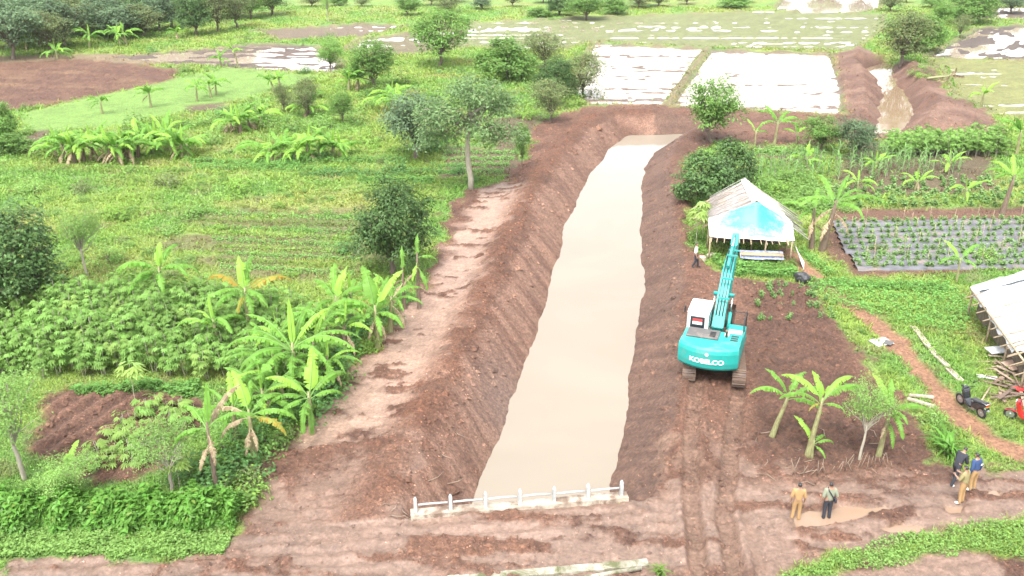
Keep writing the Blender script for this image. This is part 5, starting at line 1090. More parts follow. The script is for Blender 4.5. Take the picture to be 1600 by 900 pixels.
# ------------------------------------------------------------------ hut with a faded blue tarpaulin roof
BAMB = surf('old_bamboo', (0.26, 0.2, 0.13), 0.75, var=0.35, scale=5, stretch=(2, 2, 2))
THATCH = surf('grey_thatch', (0.25, 0.225, 0.215), 0.95, var=0.4, scale=3.0, dirt=(0.16, 0.13, 0.11), dirt_amt=0.5, bump=0.8, bscale=14, stretch=(1, 6, 1))
GREYB = surf('grey_batten', (0.30, 0.275, 0.26), 0.9, var=0.3)
WTARP = surf('white_tarpaulin', (0.66, 0.64, 0.62), 0.55, var=0.12, scale=1.2, dirt=(0.40, 0.32, 0.30), dirt_amt=0.35)
PINKT = surf('pinkish_tarpaulin', (0.55, 0.36, 0.35), 0.6, var=0.25, scale=1.5, dirt=(0.6, 0.58, 0.56), dirt_amt=0.8)
def tarp_mat():
    m, nt, b = newmat('faded_blue_tarpaulin'); L = nt.links
    tc = nt.nodes.new('ShaderNodeTexCoord'); sp = nt.nodes.new('ShaderNodeSeparateXYZ'); L.new(tc.outputs['Object'], sp.inputs[0])
    def mth(op, a, b_=None):
        q = nt.nodes.new('ShaderNodeMath'); q.operation = op
        for i, v in enumerate((a, b_)):
            if v is None: continue
            if isinstance(v, (int, float)): q.inputs[i].default_value = v
            else: L.new(v, q.inputs[i])
        return q.outputs[0]
    n = noise(nt, 1.6, 6, 0.7, stretch=(1, 1.6, 1)); n2 = noise(nt, 9, 5, 0.75)
    dx = mth('DIVIDE', mth('SUBTRACT', sp.outputs[0], 0.2), 2.5); dy = mth('DIVIDE', mth('SUBTRACT', sp.outputs[1], 1.15), 1.1)
    r2 = mth('ADD', mth('MULTIPLY', dx, dx), mth('MULTIPLY', dy, dy))
    hem = mth('DIVIDE', mth('SUBTRACT', sp.outputs[1], 0.22), 0.16); hem = mth('ADD', mth('MULTIPLY', hem, hem), mth('MULTIPLY', mth('DIVIDE', mth('SUBTRACT', sp.outputs[0], .6), 2.0), mth('DIVIDE', mth('SUBTRACT', sp.outputs[0], .6), 2.0)))
    fade = mth('MINIMUM', r2, mth('ADD', hem, .35)); fade = mth('ADD', fade, mth('MULTIPLY', mth('SUBTRACT', n.outputs[0], .5), 1.7)); fade = mth('ADD', fade, mth('MULTIPLY', mth('SUBTRACT', n2.outputs[0], .5), 1.3))
    r = ramp(nt, fade, [(0.2, (0.02, 0.25, 0.36)), (0.6, (0.12, 0.38, 0.46)), (0.9, (0.42, 0.55, 0.58)), (1.0, (0.50, 0.51, 0.51))])
    L.new(r.outputs[0], b.inputs['Base Color']); b.inputs['Roughness'].default_value = .5; return m
TARP = tarp_mat()
fl, frr = np.array(P(1109, 370, 1.5)), np.array(P(1242, 375, 1.5)); wd = np.linalg.norm(frr - fl)
hang = math.atan2(frr[1] - fl[1], frr[0] - fl[0]); mid = (fl + frr) / 2
hut = thing('hut', 'open bamboo hut roofed with faded blue and white tarpaulin and grey thatch', 'hut', (mid[0], mid[1], gz(mid[0], mid[1]) - 0.02), hang)
HW_ = wd / 2
def patch(c00, c10, c01, c11, nu, nv, wr=0.03, sag=0.05, seed=0, topmid=None):
    vs = []; fs = []
    for j in range(nv + 1):
        v = j / nv
        for i in range(nu + 1):
            u = i / nu; a = Vector(c00).lerp(Vector(c10), u)
            if topmid is None: b = Vector(c01).lerp(Vector(c11), u)
            else: b = Vector(c01).lerp(Vector(topmid), u / topmid_u) if u < topmid_u else Vector(topmid).lerp(Vector(c11), (u - topmid_u) / (1 - topmid_u))
            p = a.lerp(b, v); nz = float(fbm(np.array([u * 5.0 + seed]), np.array([v * 4.0]), seed, 3)[0])
            p.z += wr * nz - sag * math.sin(math.pi * u * 5) ** 2 * .5 - sag * math.sin(math.pi * v) * .6
            if j == 0: p.z += wr * .9 * nz
            vs.append(p)
    for j in range(nv):
        for i in range(nu): q = j * (nu + 1) + i; fs.append((q, q + 1, q + nu + 2, q + nu + 1))
    return vs, fs
topmid_u = .56
GL, GR, AP = (-HW_ * 1.0, 1.75, 2.12), (HW_ * 1.02, 1.75, 2.10), (0.30, 1.62, 3.38)
vs, fs = patch((-HW_, 0, 1.5), (HW_, 0, 1.46), GL, GR, 28, 14, .06, .06, 3, AP); mb = MB(); mb.add(vs, fs, smooth=True); mb.build('front_tarpaulin', TARP, hut)
RB = (0.15, 6.4, 3.35)
def lift(p, d): return (p[0], p[1], p[2] + d)
vs, fs = patch((-HW_ - .15, 1.7, 1.98), (-HW_ + .5, 6.6, 1.9), (.28, 1.66, 3.36), RB, 22, 16, .14, .05, 7); mb = MB(); mb.add(vs, fs, smooth=True); th = mb.build('thatched_slope', THATCH, hut)
vs, fs = patch((HW_ + .05, 1.7, 1.98), (HW_ - .4, 6.2, 1.95), (.31, 1.66, 3.36), RB, 22, 16, .08, .05, 9); mb = MB(); mb.add(vs, fs, smooth=True); mb.build('side_tarpaulin', PINKT, hut)
vs, fs = patch((HW_ + .12, 1.68, 1.92), (HW_ - .3, 3.6, 2.0), (HW_ * .45, 1.70, 2.78), (HW_ * .42, 3.6, 2.8), 12, 8, .05, .03, 11); mb = MB(); mb.add([(p[0], p[1], p[2] + .05) for p in vs], fs, smooth=True); mb.build('white_sheet', WTARP, hut)
vs, fs = patch((0.0, 1.6, 3.30), (-.12, 6.5, 3.27), (.30, 1.62, 3.45), (.15, 6.5, 3.42), 14, 3, .04, 0, 13); mb = MB(); mb.add(vs, fs, smooth=True); vs2, fs2 = patch((.30, 1.62, 3.45), (.15, 6.5, 3.42), (.6, 1.64, 3.28), (.42, 6.5, 3.24), 14, 3, .04, 0, 14); mb.add(vs2, fs2, smooth=True); mb.build('ridge_sheet', WTARP, hut)
for i in range(13):      # rafters poking out below the front tarpaulin and at both sides
    x = -HW_ + .2 + (2 * HW_ - .4) * i / 12 + random.uniform(-.08, .08); mb = MB(); mb.tube([(x + random.uniform(-.15, .15), -.28 - random.uniform(0, .25), 1.32), (x * .9, 1.7, 2.02)], .03, 6); mb.build('rafter', BAMB, hut)
for i in range(16):
    y = 1.8 + 4.5 * i / 15
    mb = MB(); t = random.uniform(.5, 1.3); mb.tube([(HW_ + t + .1 * (i % 3), y - .6 - random.uniform(0, .6), 1.75 - t * .5), (.35, y, 3.26)], .03, 6); mb.build('rafter', GREYB, hut)
    mb = MB(); t = random.uniform(.3, .9); mb.tube([(-HW_ - t, y - .3 - random.uniform(0, .3), 1.72 - t * .4), (.2, y, 3.28)], .03, 6); mb.build('rafter', BAMB, hut)
for i in range(22):      # loose thatch battens lying on the left slope
    u = i / 21; mb = MB(); mb.tube([(-HW_ - .1 + .6 * u, 1.8 + 4.7 * u, 2.06), (.15, 1.7 + 4.7 * u + random.uniform(-.4, .4), 3.44)], .022, 5); mb.build('batten', GREYB, hut)
for x, y in ((-HW_ + .08, .1), (-.9, .15), (.9, .15), (HW_ - .1, .1), (-HW_ + .1, 1.8), (HW_ - .1, 1.8), (-HW_ + .3, 5.9), (HW_ - .5, 5.7), (0.2, 6.2), (.3, 1.75)):
    top = 3.3 if abs(x) < .4 else (1.5 if y < 1 else 2.0); mb = MB(); mb.tube([(x, y, -.2), (x + random.uniform(-.03, .03), y, top)], .05, 8); mb.build('post', BAMB, hut)
for y, z in ((.12, 1.46), (1.78, 2.04)): mb = MB(); mb.tube([(-HW_, y, z), (HW_, y, z)], .045, 8); mb.build('beam', BAMB, hut)
vs, fs = patch((HW_ - .05, .1, 1.45), (HW_ - .15, .9, 1.5), (HW_ + .55, -1.0, .02), (HW_ + .75, .1, .05), 8, 12, .1, .05, 17); mb = MB(); mb.add(vs, fs, smooth=True); mb.build('hanging_sheet', WTARP, hut)
vs, fs = patch((-HW_ + .4, 3.2, .1), (HW_ - .3, 3.2, .1), (-HW_ + .4, 3.3, 1.9), (HW_ - .3, 3.3, 1.9), 14, 6, .05, .02, 19); mb = MB(); mb.add(vs, fs, smooth=True); mb.build('back_partition', surf('dark_boards', (0.07, 0.05, 0.04), .9, var=.5, scale=3), hut)
def hl(x, y, z=0): c, s = math.cos(hang), math.sin(hang); return (mid[0] + x * c - y * s, mid[1] + x * s + y * c, hut.location.z + z)
BANNER = surf('blue_white_banner', (0.16, 0.19, 0.32), 0.6, var=0.5, scale=3.5, dirt=(0.38, 0.38, 0.42), dirt_amt=0.5)
bn = thing('bench', 'low bamboo bench covered with a blue and white banner under the front of the hut', 'bench', hl(.62, -.12), hang)
mb = MB()
for k in range(8): mb.tube([(-1.25, -.35 + .1 * k, .62), (1.3, -.35 + .1 * k, .62)], .035, 6)
sl = mb.build('seat', BAMB, bn); sl['kind'] = 'stuff'
vs, fs = patch((-1.28, -.45, .42), (1.32, -.45, .42), (-1.28, .28, .70), (1.32, .28, .70), 18, 6, .03, .01, 23); mb = MB(); mb.add(vs, fs, smooth=True); mb.build('banner', BANNER, bn)
for x in (-1.15, 0.1, 1.2):
    for y in (-.3, .3): mb = MB(); mb.tube([(x, y, -.1), (x, y, .6)], .035, 6); mb.build('leg', BAMB, bn)
for i, (x, y, s_, l_) in enumerate([(-2.9, -.2, .22, 'pale stone block left of the hut'), (-2.4, .35, .2, 'upper pale stone block under the left eave of the hut'), (-2.2, .6, .17, 'small pale stone block behind the upper one at the hut')]):
    mb = MB(); mb.box((0, 0, s_ * .7), (s_ * 2, s_ * 1.7, s_ * 1.5), bev=.05); o = mb.build('stone_block', CONC); o.location = hl(x, y); o.rotation_euler.z = i; tag(o, l_, 'stone')

# ------------------------------------------------------------------ shed with white plastic roof at the right edge
A_, B_ = np.array(P(1516, 449, 1.6)), np.array(P(1604, 566, 1.6)); sl_ = np.linalg.norm(B_ - A_); sang = math.atan2(A_[1] - B_[1], A_[0] - B_[0])
shed = thing('shed', 'low shed under crumpled white plastic sheeting, cut by the right edge', 'shed', (B_[0], B_[1], 0), sang)   # local +X runs along the eave away from the camera, -Y uphill to the ridge
PLAST = surf('white_plastic', (0.40, 0.41, 0.42), 0.4, var=0.25, scale=1.5, dirt=(0.22, 0.22, 0.22), dirt_amt=0.45, bump=0.9, bscale=3.5)
GREYT = surf('grey_blue_sheet', (0.36, 0.41, 0.44), 0.5, var=0.15, scale=1.0)
vs, fs = patch((1.6, 0.05, 1.55), (sl_, 0, 1.62), (.6, -3.4, 3.2), (sl_ - .3, -3.3, 3.15), 40, 28, .30, .14, 31); mb = MB(); mb.add(vs, fs, smooth=True); mb.build('plastic_roof', PLAST, shed)
vs, fs = patch((-2.5, -.6, 1.45), (1.7, -.1, 1.52), (-2.5, -3.4, 2.9), (.9, -3.4, 3.1), 18, 14, .14, .1, 33); mb = MB(); mb.add(vs, fs, smooth=True); mb.build('lower_roof', surf('patched_sheet', (0.5, 0.5, 0.5), .5, var=.3, scale=2, dirt=(0.2, 0.17, 0.15), dirt_amt=.5), shed)
vs, fs = patch((-2.5, -3.4, 3.1), (sl_ - .2, -3.35, 3.2), (-2.5, -6.5, 1.6), (sl_, -6.3, 1.6), 16, 10, .1, .08, 35); mb = MB(); mb.add(vs, fs, smooth=True); mb.build('far_roof', PLAST, shed)
vs, fs = patch((sl_ - .9, -.25, 1.80), (sl_ + .05, -.1, 1.66), (sl_ - 1.3, -3.3, 3.27), (sl_ - .2, -3.3, 3.22), 8, 14, .05, .04, 37); mb = MB(); mb.add(vs, fs, smooth=True); mb.build('grey_sheet', GREYT, shed)
for i in range(9): x = .2 + i * .95; mb = MB(); mb.tube([(x, .28 + random.uniform(0, .2), 1.30), (x + random.uniform(-.3, .3), -3.3, 2.9)], .035, 6); mb.build('rafter', BAMB, shed)
for i in range(6): x = -2.3 + i * .8; mb = MB(); mb.tube([(x, .2 + random.uniform(0, .5), 1.15 + .05 * i), (x + .2, -3.3, 2.95)], .035, 6); mb.build('rafter', BAMB, shed)
for x in (-2.2, .2, 2.6, 5.2, sl_ - .2):
    for y, h in ((-.1, 1.55), (-3.3, 3.1)): mb = MB(); mb.tube([(x, y, -.2), (x, y, h)], .055, 8); mb.build('post', BAMB, shed)
mb = MB(); mb.tube([(-2.4, 0, 1.5), (sl_, 0, 1.55)], .05, 8); mb.build('eave_pole', BAMB, shed)
vs, fs = patch((-2.4, -.5, .1), (sl_ - .2, -.5, .1), (-2.4, -.5, 1.5), (sl_ - .2, -.5, 1.5), 20, 5, .03, .0, 39); mb = MB(); mb.add(vs, fs, smooth=True); mb.build('side_wall', surf('woven_wall', (0.10, 0.075, 0.055), .9, var=.5, scale=4), shed)

# ------------------------------------------------------------------ scrap wood and litter beside the shed
WOODS = [surf('scrap_wood_' + 'abc'[i], c, .85, var=.3, scale=4, stretch=(1, 6, 1)) for i, c in enumerate([(0.17, 0.12, 0.085), (0.24, 0.18, 0.13), (0.11, 0.075, 0.055)])]
for i in range(46):
    px, py = 1545 + 75 * random.random() ** .8, 562 + random.uniform(0, 66); x, y = P(px, py); L_ = random.uniform(.6, 2.1)
    mb = MB(); mb.box((0, 0, 0), (L_, random.uniform(.06, .16), .03)); o = mb.build('scrap_plank', WOODS[i % 3]); zz = gz(x, y) + .05 + .45 * max(0, 1 - abs(px - 1590) / 50) * random.random()
    o.location = (x, y, zz); o.rotation_euler = (random.uniform(-.15, .15), random.uniform(-.2, .2), random.uniform(0, 3.1)); tag(o, 'scrap plank in the heap of broken wood below the shed', 'plank', 'heap of scrap wood')
def slab(px, py, dims, rz, mat, name, label, cat, z=.04, tilt=0.0):
    x, y = P(px, py); mb = MB(); mb.box((0, 0, dims[2] / 2), dims, bev=min(.01, dims[2] * .3)); o = mb.build(name, mat); o.location = (x, y, gz(x, y) + z); o.rotation_euler = (tilt, 0, rz); return tag(o, label, cat)
slab(1377, 535, (1.0, .75, .03), .35, PLAST, 'white_board', 'white board lying on the grass beside the footpath', 'board')
slab(1388, 537, (.5, .4, .04), .9, GREYP, 'dark_board', 'small dark board on the corner of the white one', 'board', .07)
slab(1560, 556, (1.3, .6, .05), .2, PLAST, 'white_board', 'white sheet on the scrap heap at the corner of the shed', 'board', .35, .1)
slab(1542, 590, (.9, .3, .04), -.3, PLAST, 'white_board', 'narrow white board left of the scrap heap', 'board')
slab(1596, 612, (.7, .4, .06), .3, REDM, 'red_cloth', 'red cloth on the scrap heap at the right edge', 'cloth', .2)
slab(1585, 578, (1.2, .7, .04), .4, surf('tan_board', (0.36, 0.25, 0.19), .8), 'tan_board', 'pale tan board on the scrap heap', 'board', .3, .15)
slab(1438, 632, (1.15, .13, .12), R(-38), CONC, 'concrete_post', 'lower of two short concrete posts lying by the footpath', 'post')
slab(1439, 623, (1.05, .12, .11), R(-12), CONC, 'concrete_post', 'upper of two short concrete posts lying by the footpath', 'post')
x, y = P(1528, 636); mb = MB(); mb.tube([(0, 0, .03), (1.1, 1.3, .25)], .04, 7); o = mb.build('bamboo_pole', BAMB); o.location = (x, y, gz(x, y)); tag(o, 'yellowish bamboo pole lying behind the black motorcycle', 'pole')
gp = PW([(1424, 512), (1436, 524), (1450, 545), (1462, 560), (1480, 578), (1500, 600)]); gut = thing('broken_gutter', 'broken strip of pale concrete channel running down the grass towards the motorcycle', 'channel', (gp[0][0], gp[0][1], 0))
for i in range(len(gp) - 1):
    d = gp[i + 1] - gp[i]; l = np.linalg.norm(d) * .93; mb = MB(); mb.box((0, 0, .07), (l, .22, .04)); mb.box((0, .11, .09), (l, .05, .07)); mb.box((0, -.11, .09), (l, .05, .07)); o = mb.build('channel_piece', CONC, gut)
    c = (gp[i] + gp[i + 1]) / 2 - gp[0]; o.location = (c[0], c[1], gz(*(c + gp[0]))); o.rotation_euler = (random.uniform(-.1, .1), 0, math.atan2(d[1], d[0]) + random.uniform(-.08, .08))
bm = bmesh.new(); bmesh.ops.create_icosphere(bm, subdivisions=3, radius=.5)
for v in bm.verts:
    nz = float(fbm(np.array([v.co.x * 3 + 5]), np.array([v.co.y * 3 + v.co.z * 4]), 7, 3)[0]); v.co *= 1 + .28 * nz; v.co.z = max(v.co.z * .8 + .25, -.05); v.co.x *= .95
me = bpy.data.meshes.new('black_sack'); bm.to_mesh(me); bm.free(); x, y = P(1253, 438); o = link('black_sack', me, None, [surf('black_plastic', (0.02, 0.02, 0.023), .45, var=.3, bump=.6, bscale=8)]); o.location = (x, y, gz(x, y)); tag(o, 'lumpy black plastic sack beside the footpath near the hut', 'sack')

# ------------------------------------------------------------------ mulched rows, stakes
MULCH = surf('silver_black_mulch', (0.075, 0.076, 0.085), .6, var=.45, scale=1.3, dirt=(0.16, 0.12, 0.1), dirt_amt=.45, stretch=(1, 3, 1))
ordn = ['nearest', 'second', 'third', 'fourth', 'fifth', 'sixth', 'seventh', 'eighth', 'farthest']
for k in range(9):
    py = 420 - k * 9.2 + (k * k) * .06; p0 = np.array(P(1336 - k * 3.5 - (k > 2) * 8, py)); p1 = np.array(P(1700, py - 6)); L_ = np.linalg.norm(p1 - p0); d = (p1 - p0) / L_
    vs = []; fs = []; NS = 40; pr = [(-.42, 0), (-.34, .14), (-.2, .19), (0, .21), (.2, .19), (.34, .14), (.42, 0)]
    for i in range(NS + 1):
        c = p0 + d * L_ * i / NS; g = gz(*c) - .02
        for u, v in pr: w = u + random.uniform(-.02, .02); vs.append((c[0] - d[1] * w, c[1] + d[0] * w, g + v + random.uniform(-.015, .015)))
    for i in range(NS):
        for j in range(6): q = i * 7 + j; fs.append((q, q + 7, q + 8, q + 1))
    mb = MB(); mb.add(vs, fs, smooth=True); tag(mb.build('mulched_bed', MULCH), '%s plastic-mulched vegetable bed counted from the green border hedge' % ordn[k], 'vegetable bed', 'plastic-mulched vegetable beds')
    for i in range(32):
        c = p0 + d * (.3 + i * L_ / 33); put('veg', c[0] + random.uniform(-.12, .12), c[1] + random.uniform(-.1, .1), 'young vegetable plant growing through the plastic mulch', 'vegetable_plant', 'vegetable', 'vegetable plants on the mulched beds', random.uniform(.75, 1.15), sz=random.uniform(.55, .85)).location.z += .16
    for i in range(6):
        c = p0 + d * (L_ * (i + random.uniform(.1, .9)) / 6); mb = MB(); h = random.uniform(.9, 1.5); mb.tube([(0, 0, -.1), (random.uniform(-.05, .05), random.uniform(-.05, .05), h)], .014, 5); o = mb.build('stake', BAMB); o.location = (c[0], c[1], gz(*c)); tag(o, 'thin bamboo stake standing in the mulched vegetable beds', 'stake', 'bamboo stakes in the mulched beds')
# dead stalks along the road, dry twigs
DRYW = surf('dry_stalk', (0.17, 0.125, 0.09), .9, var=.3)
for i in range(27):
    px = 1235 + i * 6.2 + random.uniform(-3, 3); x, y = P(px, 744 - (i * .45) + random.uniform(-5, 5)); mb = MB(); t = random.uniform(-.3, .3); mb.tube([(0, 0, -.05), (t, random.uniform(-.2, .2), random.uniform(.35, .75))], [.018, .01], 5); o = mb.build('dead_stalk', DRYW); o.location = (x, y, gz(x, y)); tag(o, 'dry dead stalk sticking up from the dug soil beside the road', 'stalk', 'dead stalks beside the road')
for i in range(34):
    reg = [(1180, 1420, 670, 770), (1190, 1300, 700, 760), (605, 660, 790, 812), (660, 730, 640, 760)][i % 4]; x, y = P(random.uniform(*reg[:2]), random.uniform(*reg[2:])); mb = MB(); a = random.uniform(0, 6.28); l = random.uniform(.3, .9)
    mb.tube([(0, 0, .02), (l * .5 * math.cos(a), l * .5 * math.sin(a), .1), (l * math.cos(a + .4), l * math.sin(a + .4), .06)], [.02, .015, .008], 5); o = mb.build('dry_twig', DRYW); o.location = (x, y, gz(x, y)); tag(o, 'pale dry twig lying on the churned soil', 'twig', 'dry twigs on the soil')
# uprooted plants on the spoil of the upper ditch
up_g = 'heap of uprooted plants'
for i, (bx, by) in enumerate([(1428, 122), (1440, 128), (1448, 120), (1436, 114), (1454, 128)]):
    x, y = P(bx, by); put('shrub', x, y, 'uprooted green plant heaped on the spoil beside the upper ditch', 'uprooted_plant', 'plant', up_g, 1.3, [3, 0, 2, 3, 0][i], .8)
x, y = P(1450, 132); o = banana((x, y, gz(x, y) + .3), 2.2, std_leaves(5, rb, cols='ggd', spear=False, dry=1), 'felled banana plant lying on the spoil beside the upper ditch', 1.0); o.rotation_euler = (R(80), 0, R(70))

# ------------------------------------------------------------------ motorcycles
PBLK = surf('black_gloss_paint', (0.02, 0.022, 0.026), .25, var=.15, coat=.5); SEATM = surf('seat_vinyl', (0.03, 0.03, 0.033), .55, var=.2); SILV = surf('silver_metal', (0.45, 0.46, 0.48), .3, .8, var=.1); LAMPR = surf('red_lens', (0.4, 0.01, 0.01), .2); PRED = surf('red_gloss_paint', (0.38, 0.02, 0.02), .3, var=.1, coat=.4); LENS = surf('clear_lens', (0.6, 0.62, 0.65), .1)
def motorcycle(loc, rz, paint, label):
    m = thing('motorcycle', label, 'motorcycle', loc, rz)      # +Y is forward
    for y in (-.62, .64):
        w = MB(); a = [(0, y + .22 * math.cos(t), .28 + .22 * math.sin(t)) for t in np.linspace(0, 2 * math.pi, 21)]; w.tube(a, .055, 8, cap=False); wh = w.build('wheel', BLACKR, m)
        q = MB(); q.tube([(-.03, y, .28), (.03, y, .28)], .17, 18); q.build('rim', SILV, wh); q = MB(); q.tube([(-.06, y, .28), (.06, y, .28)], .05, 10); q.build('hub', SILV, wh)
    q = MB(); q.prism([(.38, .55), (.48, .95), (.40, 1.02), (.28, .90), (.22, .55), (.10, .42), (-.15, .40), (-.15, .30), (.15, .28), (.30, .38)], -.17, .17); q.build('front_shield', paint, m, bevel=.03)
    q = MB(); q.prism([(-.15, .34), (-.10, .62), (-.5, .74), (-.88, .84), (-.92, .74), (-.7, .55), (-.45, .38)], -.15, .15); q.build('rear_body', paint, m, bevel=.03)
    q = MB(); q.prism([(-.08, .66), (-.05, .74), (-.35, .78), (-.6, .84), (-.88, .92), (-.9, .86), (-.5, .74)], -.13, .13); q.build('seat', SEATM, m, bevel=.025)
    q = MB(); q.prism([(.42, .50), (.62, .54), (.86, .44), (.84, .41), (.62, .50), (.44, .46)], -.07, .07); q.build('front_fender', paint, m, bevel=.01)
    q = MB(); q.tube([(0, .64, .28), (0, .50, .6), (0, .38, .98)], .035, 8); q.build('fork', SILV, m)
    q = MB(); q.tube([(-.34, .24, 1.04), (-.12, .36, 1.04), (.12, .36, 1.04), (.34, .24, 1.04)], .018, 8); q.build('handlebar', BLACKR, m)
    q = MB(); q.box((0, .42, 1.0), (.24, .16, .15), bev=.05); hl_ = q.build('headlight_cowl', paint, m); q = MB(); q.box((0, .505, 1.0), (.16, .03, .09), bev=.012); q.build('headlight', LENS, hl_)
    for s in (-1, 1):
        q = MB(); q.tube([(s * .24, .3, 1.05), (s * .28, .28, 1.22)], .008, 5); q.box((s * .30, .28, 1.25), (.12, .03, .08), bev=.012); q.build('mirror', BLACKR, m)
    q = MB(); q.box((0, -.93, .80), (.18, .05, .08), bev=.015); q.build('tail_light', LAMPR, m); q = MB(); q.box((0, -.95, .64), (.16, .015, .12)); q.build('number_plate', BLACKR, m)
    q = MB(); q.tube([(.17, -.2, .30), (.18, -.55, .33), (.18, -.85, .42)], [.03, .055, .05], 10); q.build('exhaust', SILV, m)
    q = MB(); q.box((0, -.12, .30), (.24, .34, .2), bev=.05); q.build('engine', SILV, m)
    q = MB(); q.tube([(-.1, -.7, .86), (-.13, -.98, .9), (.13, -.98, .9), (.1, -.7, .86)], .014, 6); q.build('grab_rail', SILV, m)
    q = MB(); q.tube([(-.1, -.1, .25), (-.28, -.05, .02)], .014, 5); q.build('stand', BLACKR, m)
    m.rotation_euler.y = R(-7); return m
f_, r_ = np.array(P(1499, 630)), np.array(P(1534, 654)); c = (f_ + r_) / 2; d = f_ - r_
motorcycle((c[0], c[1], gz(*c) - .01), math.atan2(d[1], d[0]) - math.pi / 2, PBLK, 'black motorcycle parked on its stand across the footpath')
c = P(1602, 662); motorcycle((c[0], c[1], gz(*c) - .01), R(50), PRED, 'red motorcycle mostly cut off by the right edge')

# ------------------------------------------------------------------ people
SKIN = surf('skin', (0.26, 0.15, 0.10), .5, var=.06); HAIR = surf('black_hair', (0.013, 0.012, 0.012), .5, var=.2)
def person(loc, rz, label, shirt, trous, shoes, pose=None, lean=0.0, height=1.66, long_sleeve=False, cap=None):
    pose = pose or {}; S = height / 1.70
    J = dict(pel=(0, 0, .92), spi=(0, .0, 1.10), che=(0, 0, 1.30), nec=(0, -.005, 1.44), hb=(0, .005, 1.52), hd=(0, .012, 1.60), ht=(0, .008, 1.665))
    for s, k in ((-1, 'L'), (1, 'R')):
        J['sh' + k] = (s * .175, 0, 1.37); J['el' + k] = (s * .235, -.03, 1.09); J['wr' + k] = (s * .245, .05, .86); J['ha' + k] = (s * .24, .075, .78)
        J['hi' + k] = (s * .09, 0, .86); J['kn' + k] = (s * .10, .02, .49); J['an' + k] = (s * .105, -.02, .09); J['to' + k] = (s * .12, .14, .045)
    J.update(pose)
    upn = {'spi', 'che', 'nec', 'hb', 'hd', 'ht', 'shL', 'shR', 'elL', 'elR', 'wrL', 'wrR', 'haL', 'haR'}; cl_, sl2 = math.cos(lean), math.sin(lean)
    for k in upn: x, y, z = J[k]; z -= .92; J[k] = (x, y * cl_ + z * sl2, .92 + z * cl_ - y * sl2)
    rad = dict(pel=(.155, .11), spi=(.135, .10), che=(.155, .105), nec=(.055, .055), hb=(.062, .07), hd=(.078, .095), ht=(.05, .06))
    for k in 'LR': rad.update({'sh' + k: (.062, .062), 'el' + k: (.046, .046), 'wr' + k: (.03, .03), 'ha' + k: (.02, .042), 'hi' + k: (.088, .092), 'kn' + k: (.062, .062), 'an' + k: (.042, .045), 'to' + k: (.042, .03)})
    bones = [('pel', 'spi'), ('spi', 'che'), ('che', 'nec'), ('nec', 'hb'), ('hb', 'hd'), ('hd', 'ht')] + [b for k in 'LR' for b in (('che', 'sh' + k), ('sh' + k, 'el' + k), ('el' + k, 'wr' + k), ('wr' + k, 'ha' + k), ('pel', 'hi' + k), ('hi' + k, 'kn' + k), ('kn' + k, 'an' + k), ('an' + k, 'to' + k))]
    names = list(J); me = bpy.data.meshes.new('sk'); me.from_pydata([J[n] for n in names], [(names.index(a), names.index(b)) for a, b in bones], [])
    o = bpy.data.objects.new('sk', me); COL.objects.link(o); md = o.modifiers.new('s', 'SKIN'); md.use_smooth_shade = True
    for i, n in enumerate(names): sv = me.skin_vertices[0].data[i]; sv.radius = rad[n]; sv.use_root = n == 'pel'
    ms = o.modifiers.new('u', 'SUBSURF'); ms.levels = 2; ms.render_levels = 2
    dg = bpy.context.evaluated_depsgraph_get(); dg.update(); bm_ = bpy.data.meshes.new_from_object(o.evaluated_get(dg)); bpy.data.objects.remove(o)
    V = np.array([v.co[:] for v in bm_.vertices]); N_ = np.array([v.normal[:] for v in bm_.vertices]); FP = [tuple(p.vertices) for p in bm_.polygons]
    best = np.full(len(V), 1e9); bi = np.zeros(len(V), int); bt = np.zeros(len(V))
    for q, (a, b) in enumerate(bones):
        A, B = np.array(J[a]), np.array(J[b]); e = B - A; t = np.clip(((V - A) @ e) / (e @ e), 0, 1); d = np.linalg.norm(V - A - t[:, None] * e, axis=1); u = d < best; best[u] = d[u]; bi[u] = q; bt[u] = t[u]
    root = thing('person', label, 'person', loc, rz, None, (S, S, S))
    def bone_is(v, *ks): a, b = bones[bi[v]]; return any(a.startswith(p) and b.startswith(r) for p, r in ks)
    def shell(nm, test, off, mat):
        sel = [f for f in FP if all(test(v) for v in f)]
        if not sel: return
        us = sorted({v for f in sel for v in f}); mp = {v: i for i, v in enumerate(us)}
        m2 = bpy.data.meshes.new(nm); m2.from_pydata([tuple(V[v] + N_[v] * off) for v in us], [], [[mp[v] for v in f] for f in sel]); m2.polygons.foreach_set('use_smooth', [True] * len(sel)); link(nm, m2, root, [mat])
    fv = MB()
    for k, s in (('L', -1), ('R', 1)):      # fingers and thumb, slightly curled, rooted in the palm
        w, h = Vector(J['wr' + k]), Vector(J['ha' + k]); d = (h - w).normalized(); sd = Vector((0, 1, 0)) if abs(d.y) < .7 else Vector((0, 0, 1)); sd = (sd - d * sd.dot(d)).normalized(); pn = d.cross(sd) * s
        for i, lf in enumerate((.062, .075, .080, .072)):
            b = h - d * .01 + sd * (-.030 + .020 * i); fv.tube([b, b + d * lf * .5 + pn * .006, b + d * lf * .9 + pn * .022], [.009, .0085, .006], 6)
        b = h - d * .035 + sd * .035; fv.tube([b, b + sd * .03 + d * .02, b + sd * .038 + d * .052 + pn * .008], [.010, .009, .007], 6)
    b0 = len(V); allv = [tuple(v) for v in V] + fv.v; allf = [list(f) for f in FP] + [[b0 + i for i in f] for f in fv.f]
    m3 = bpy.data.meshes.new('body'); m3.from_pydata(allv, [], allf); m3.polygons.foreach_set('use_smooth', [True] * len(allf)); link('body', m3, root, [SKIN])
    arm = [('sh', 'el')] + ([('el', 'wr')] if long_sleeve else [])
    pelz = J['pel'][2]
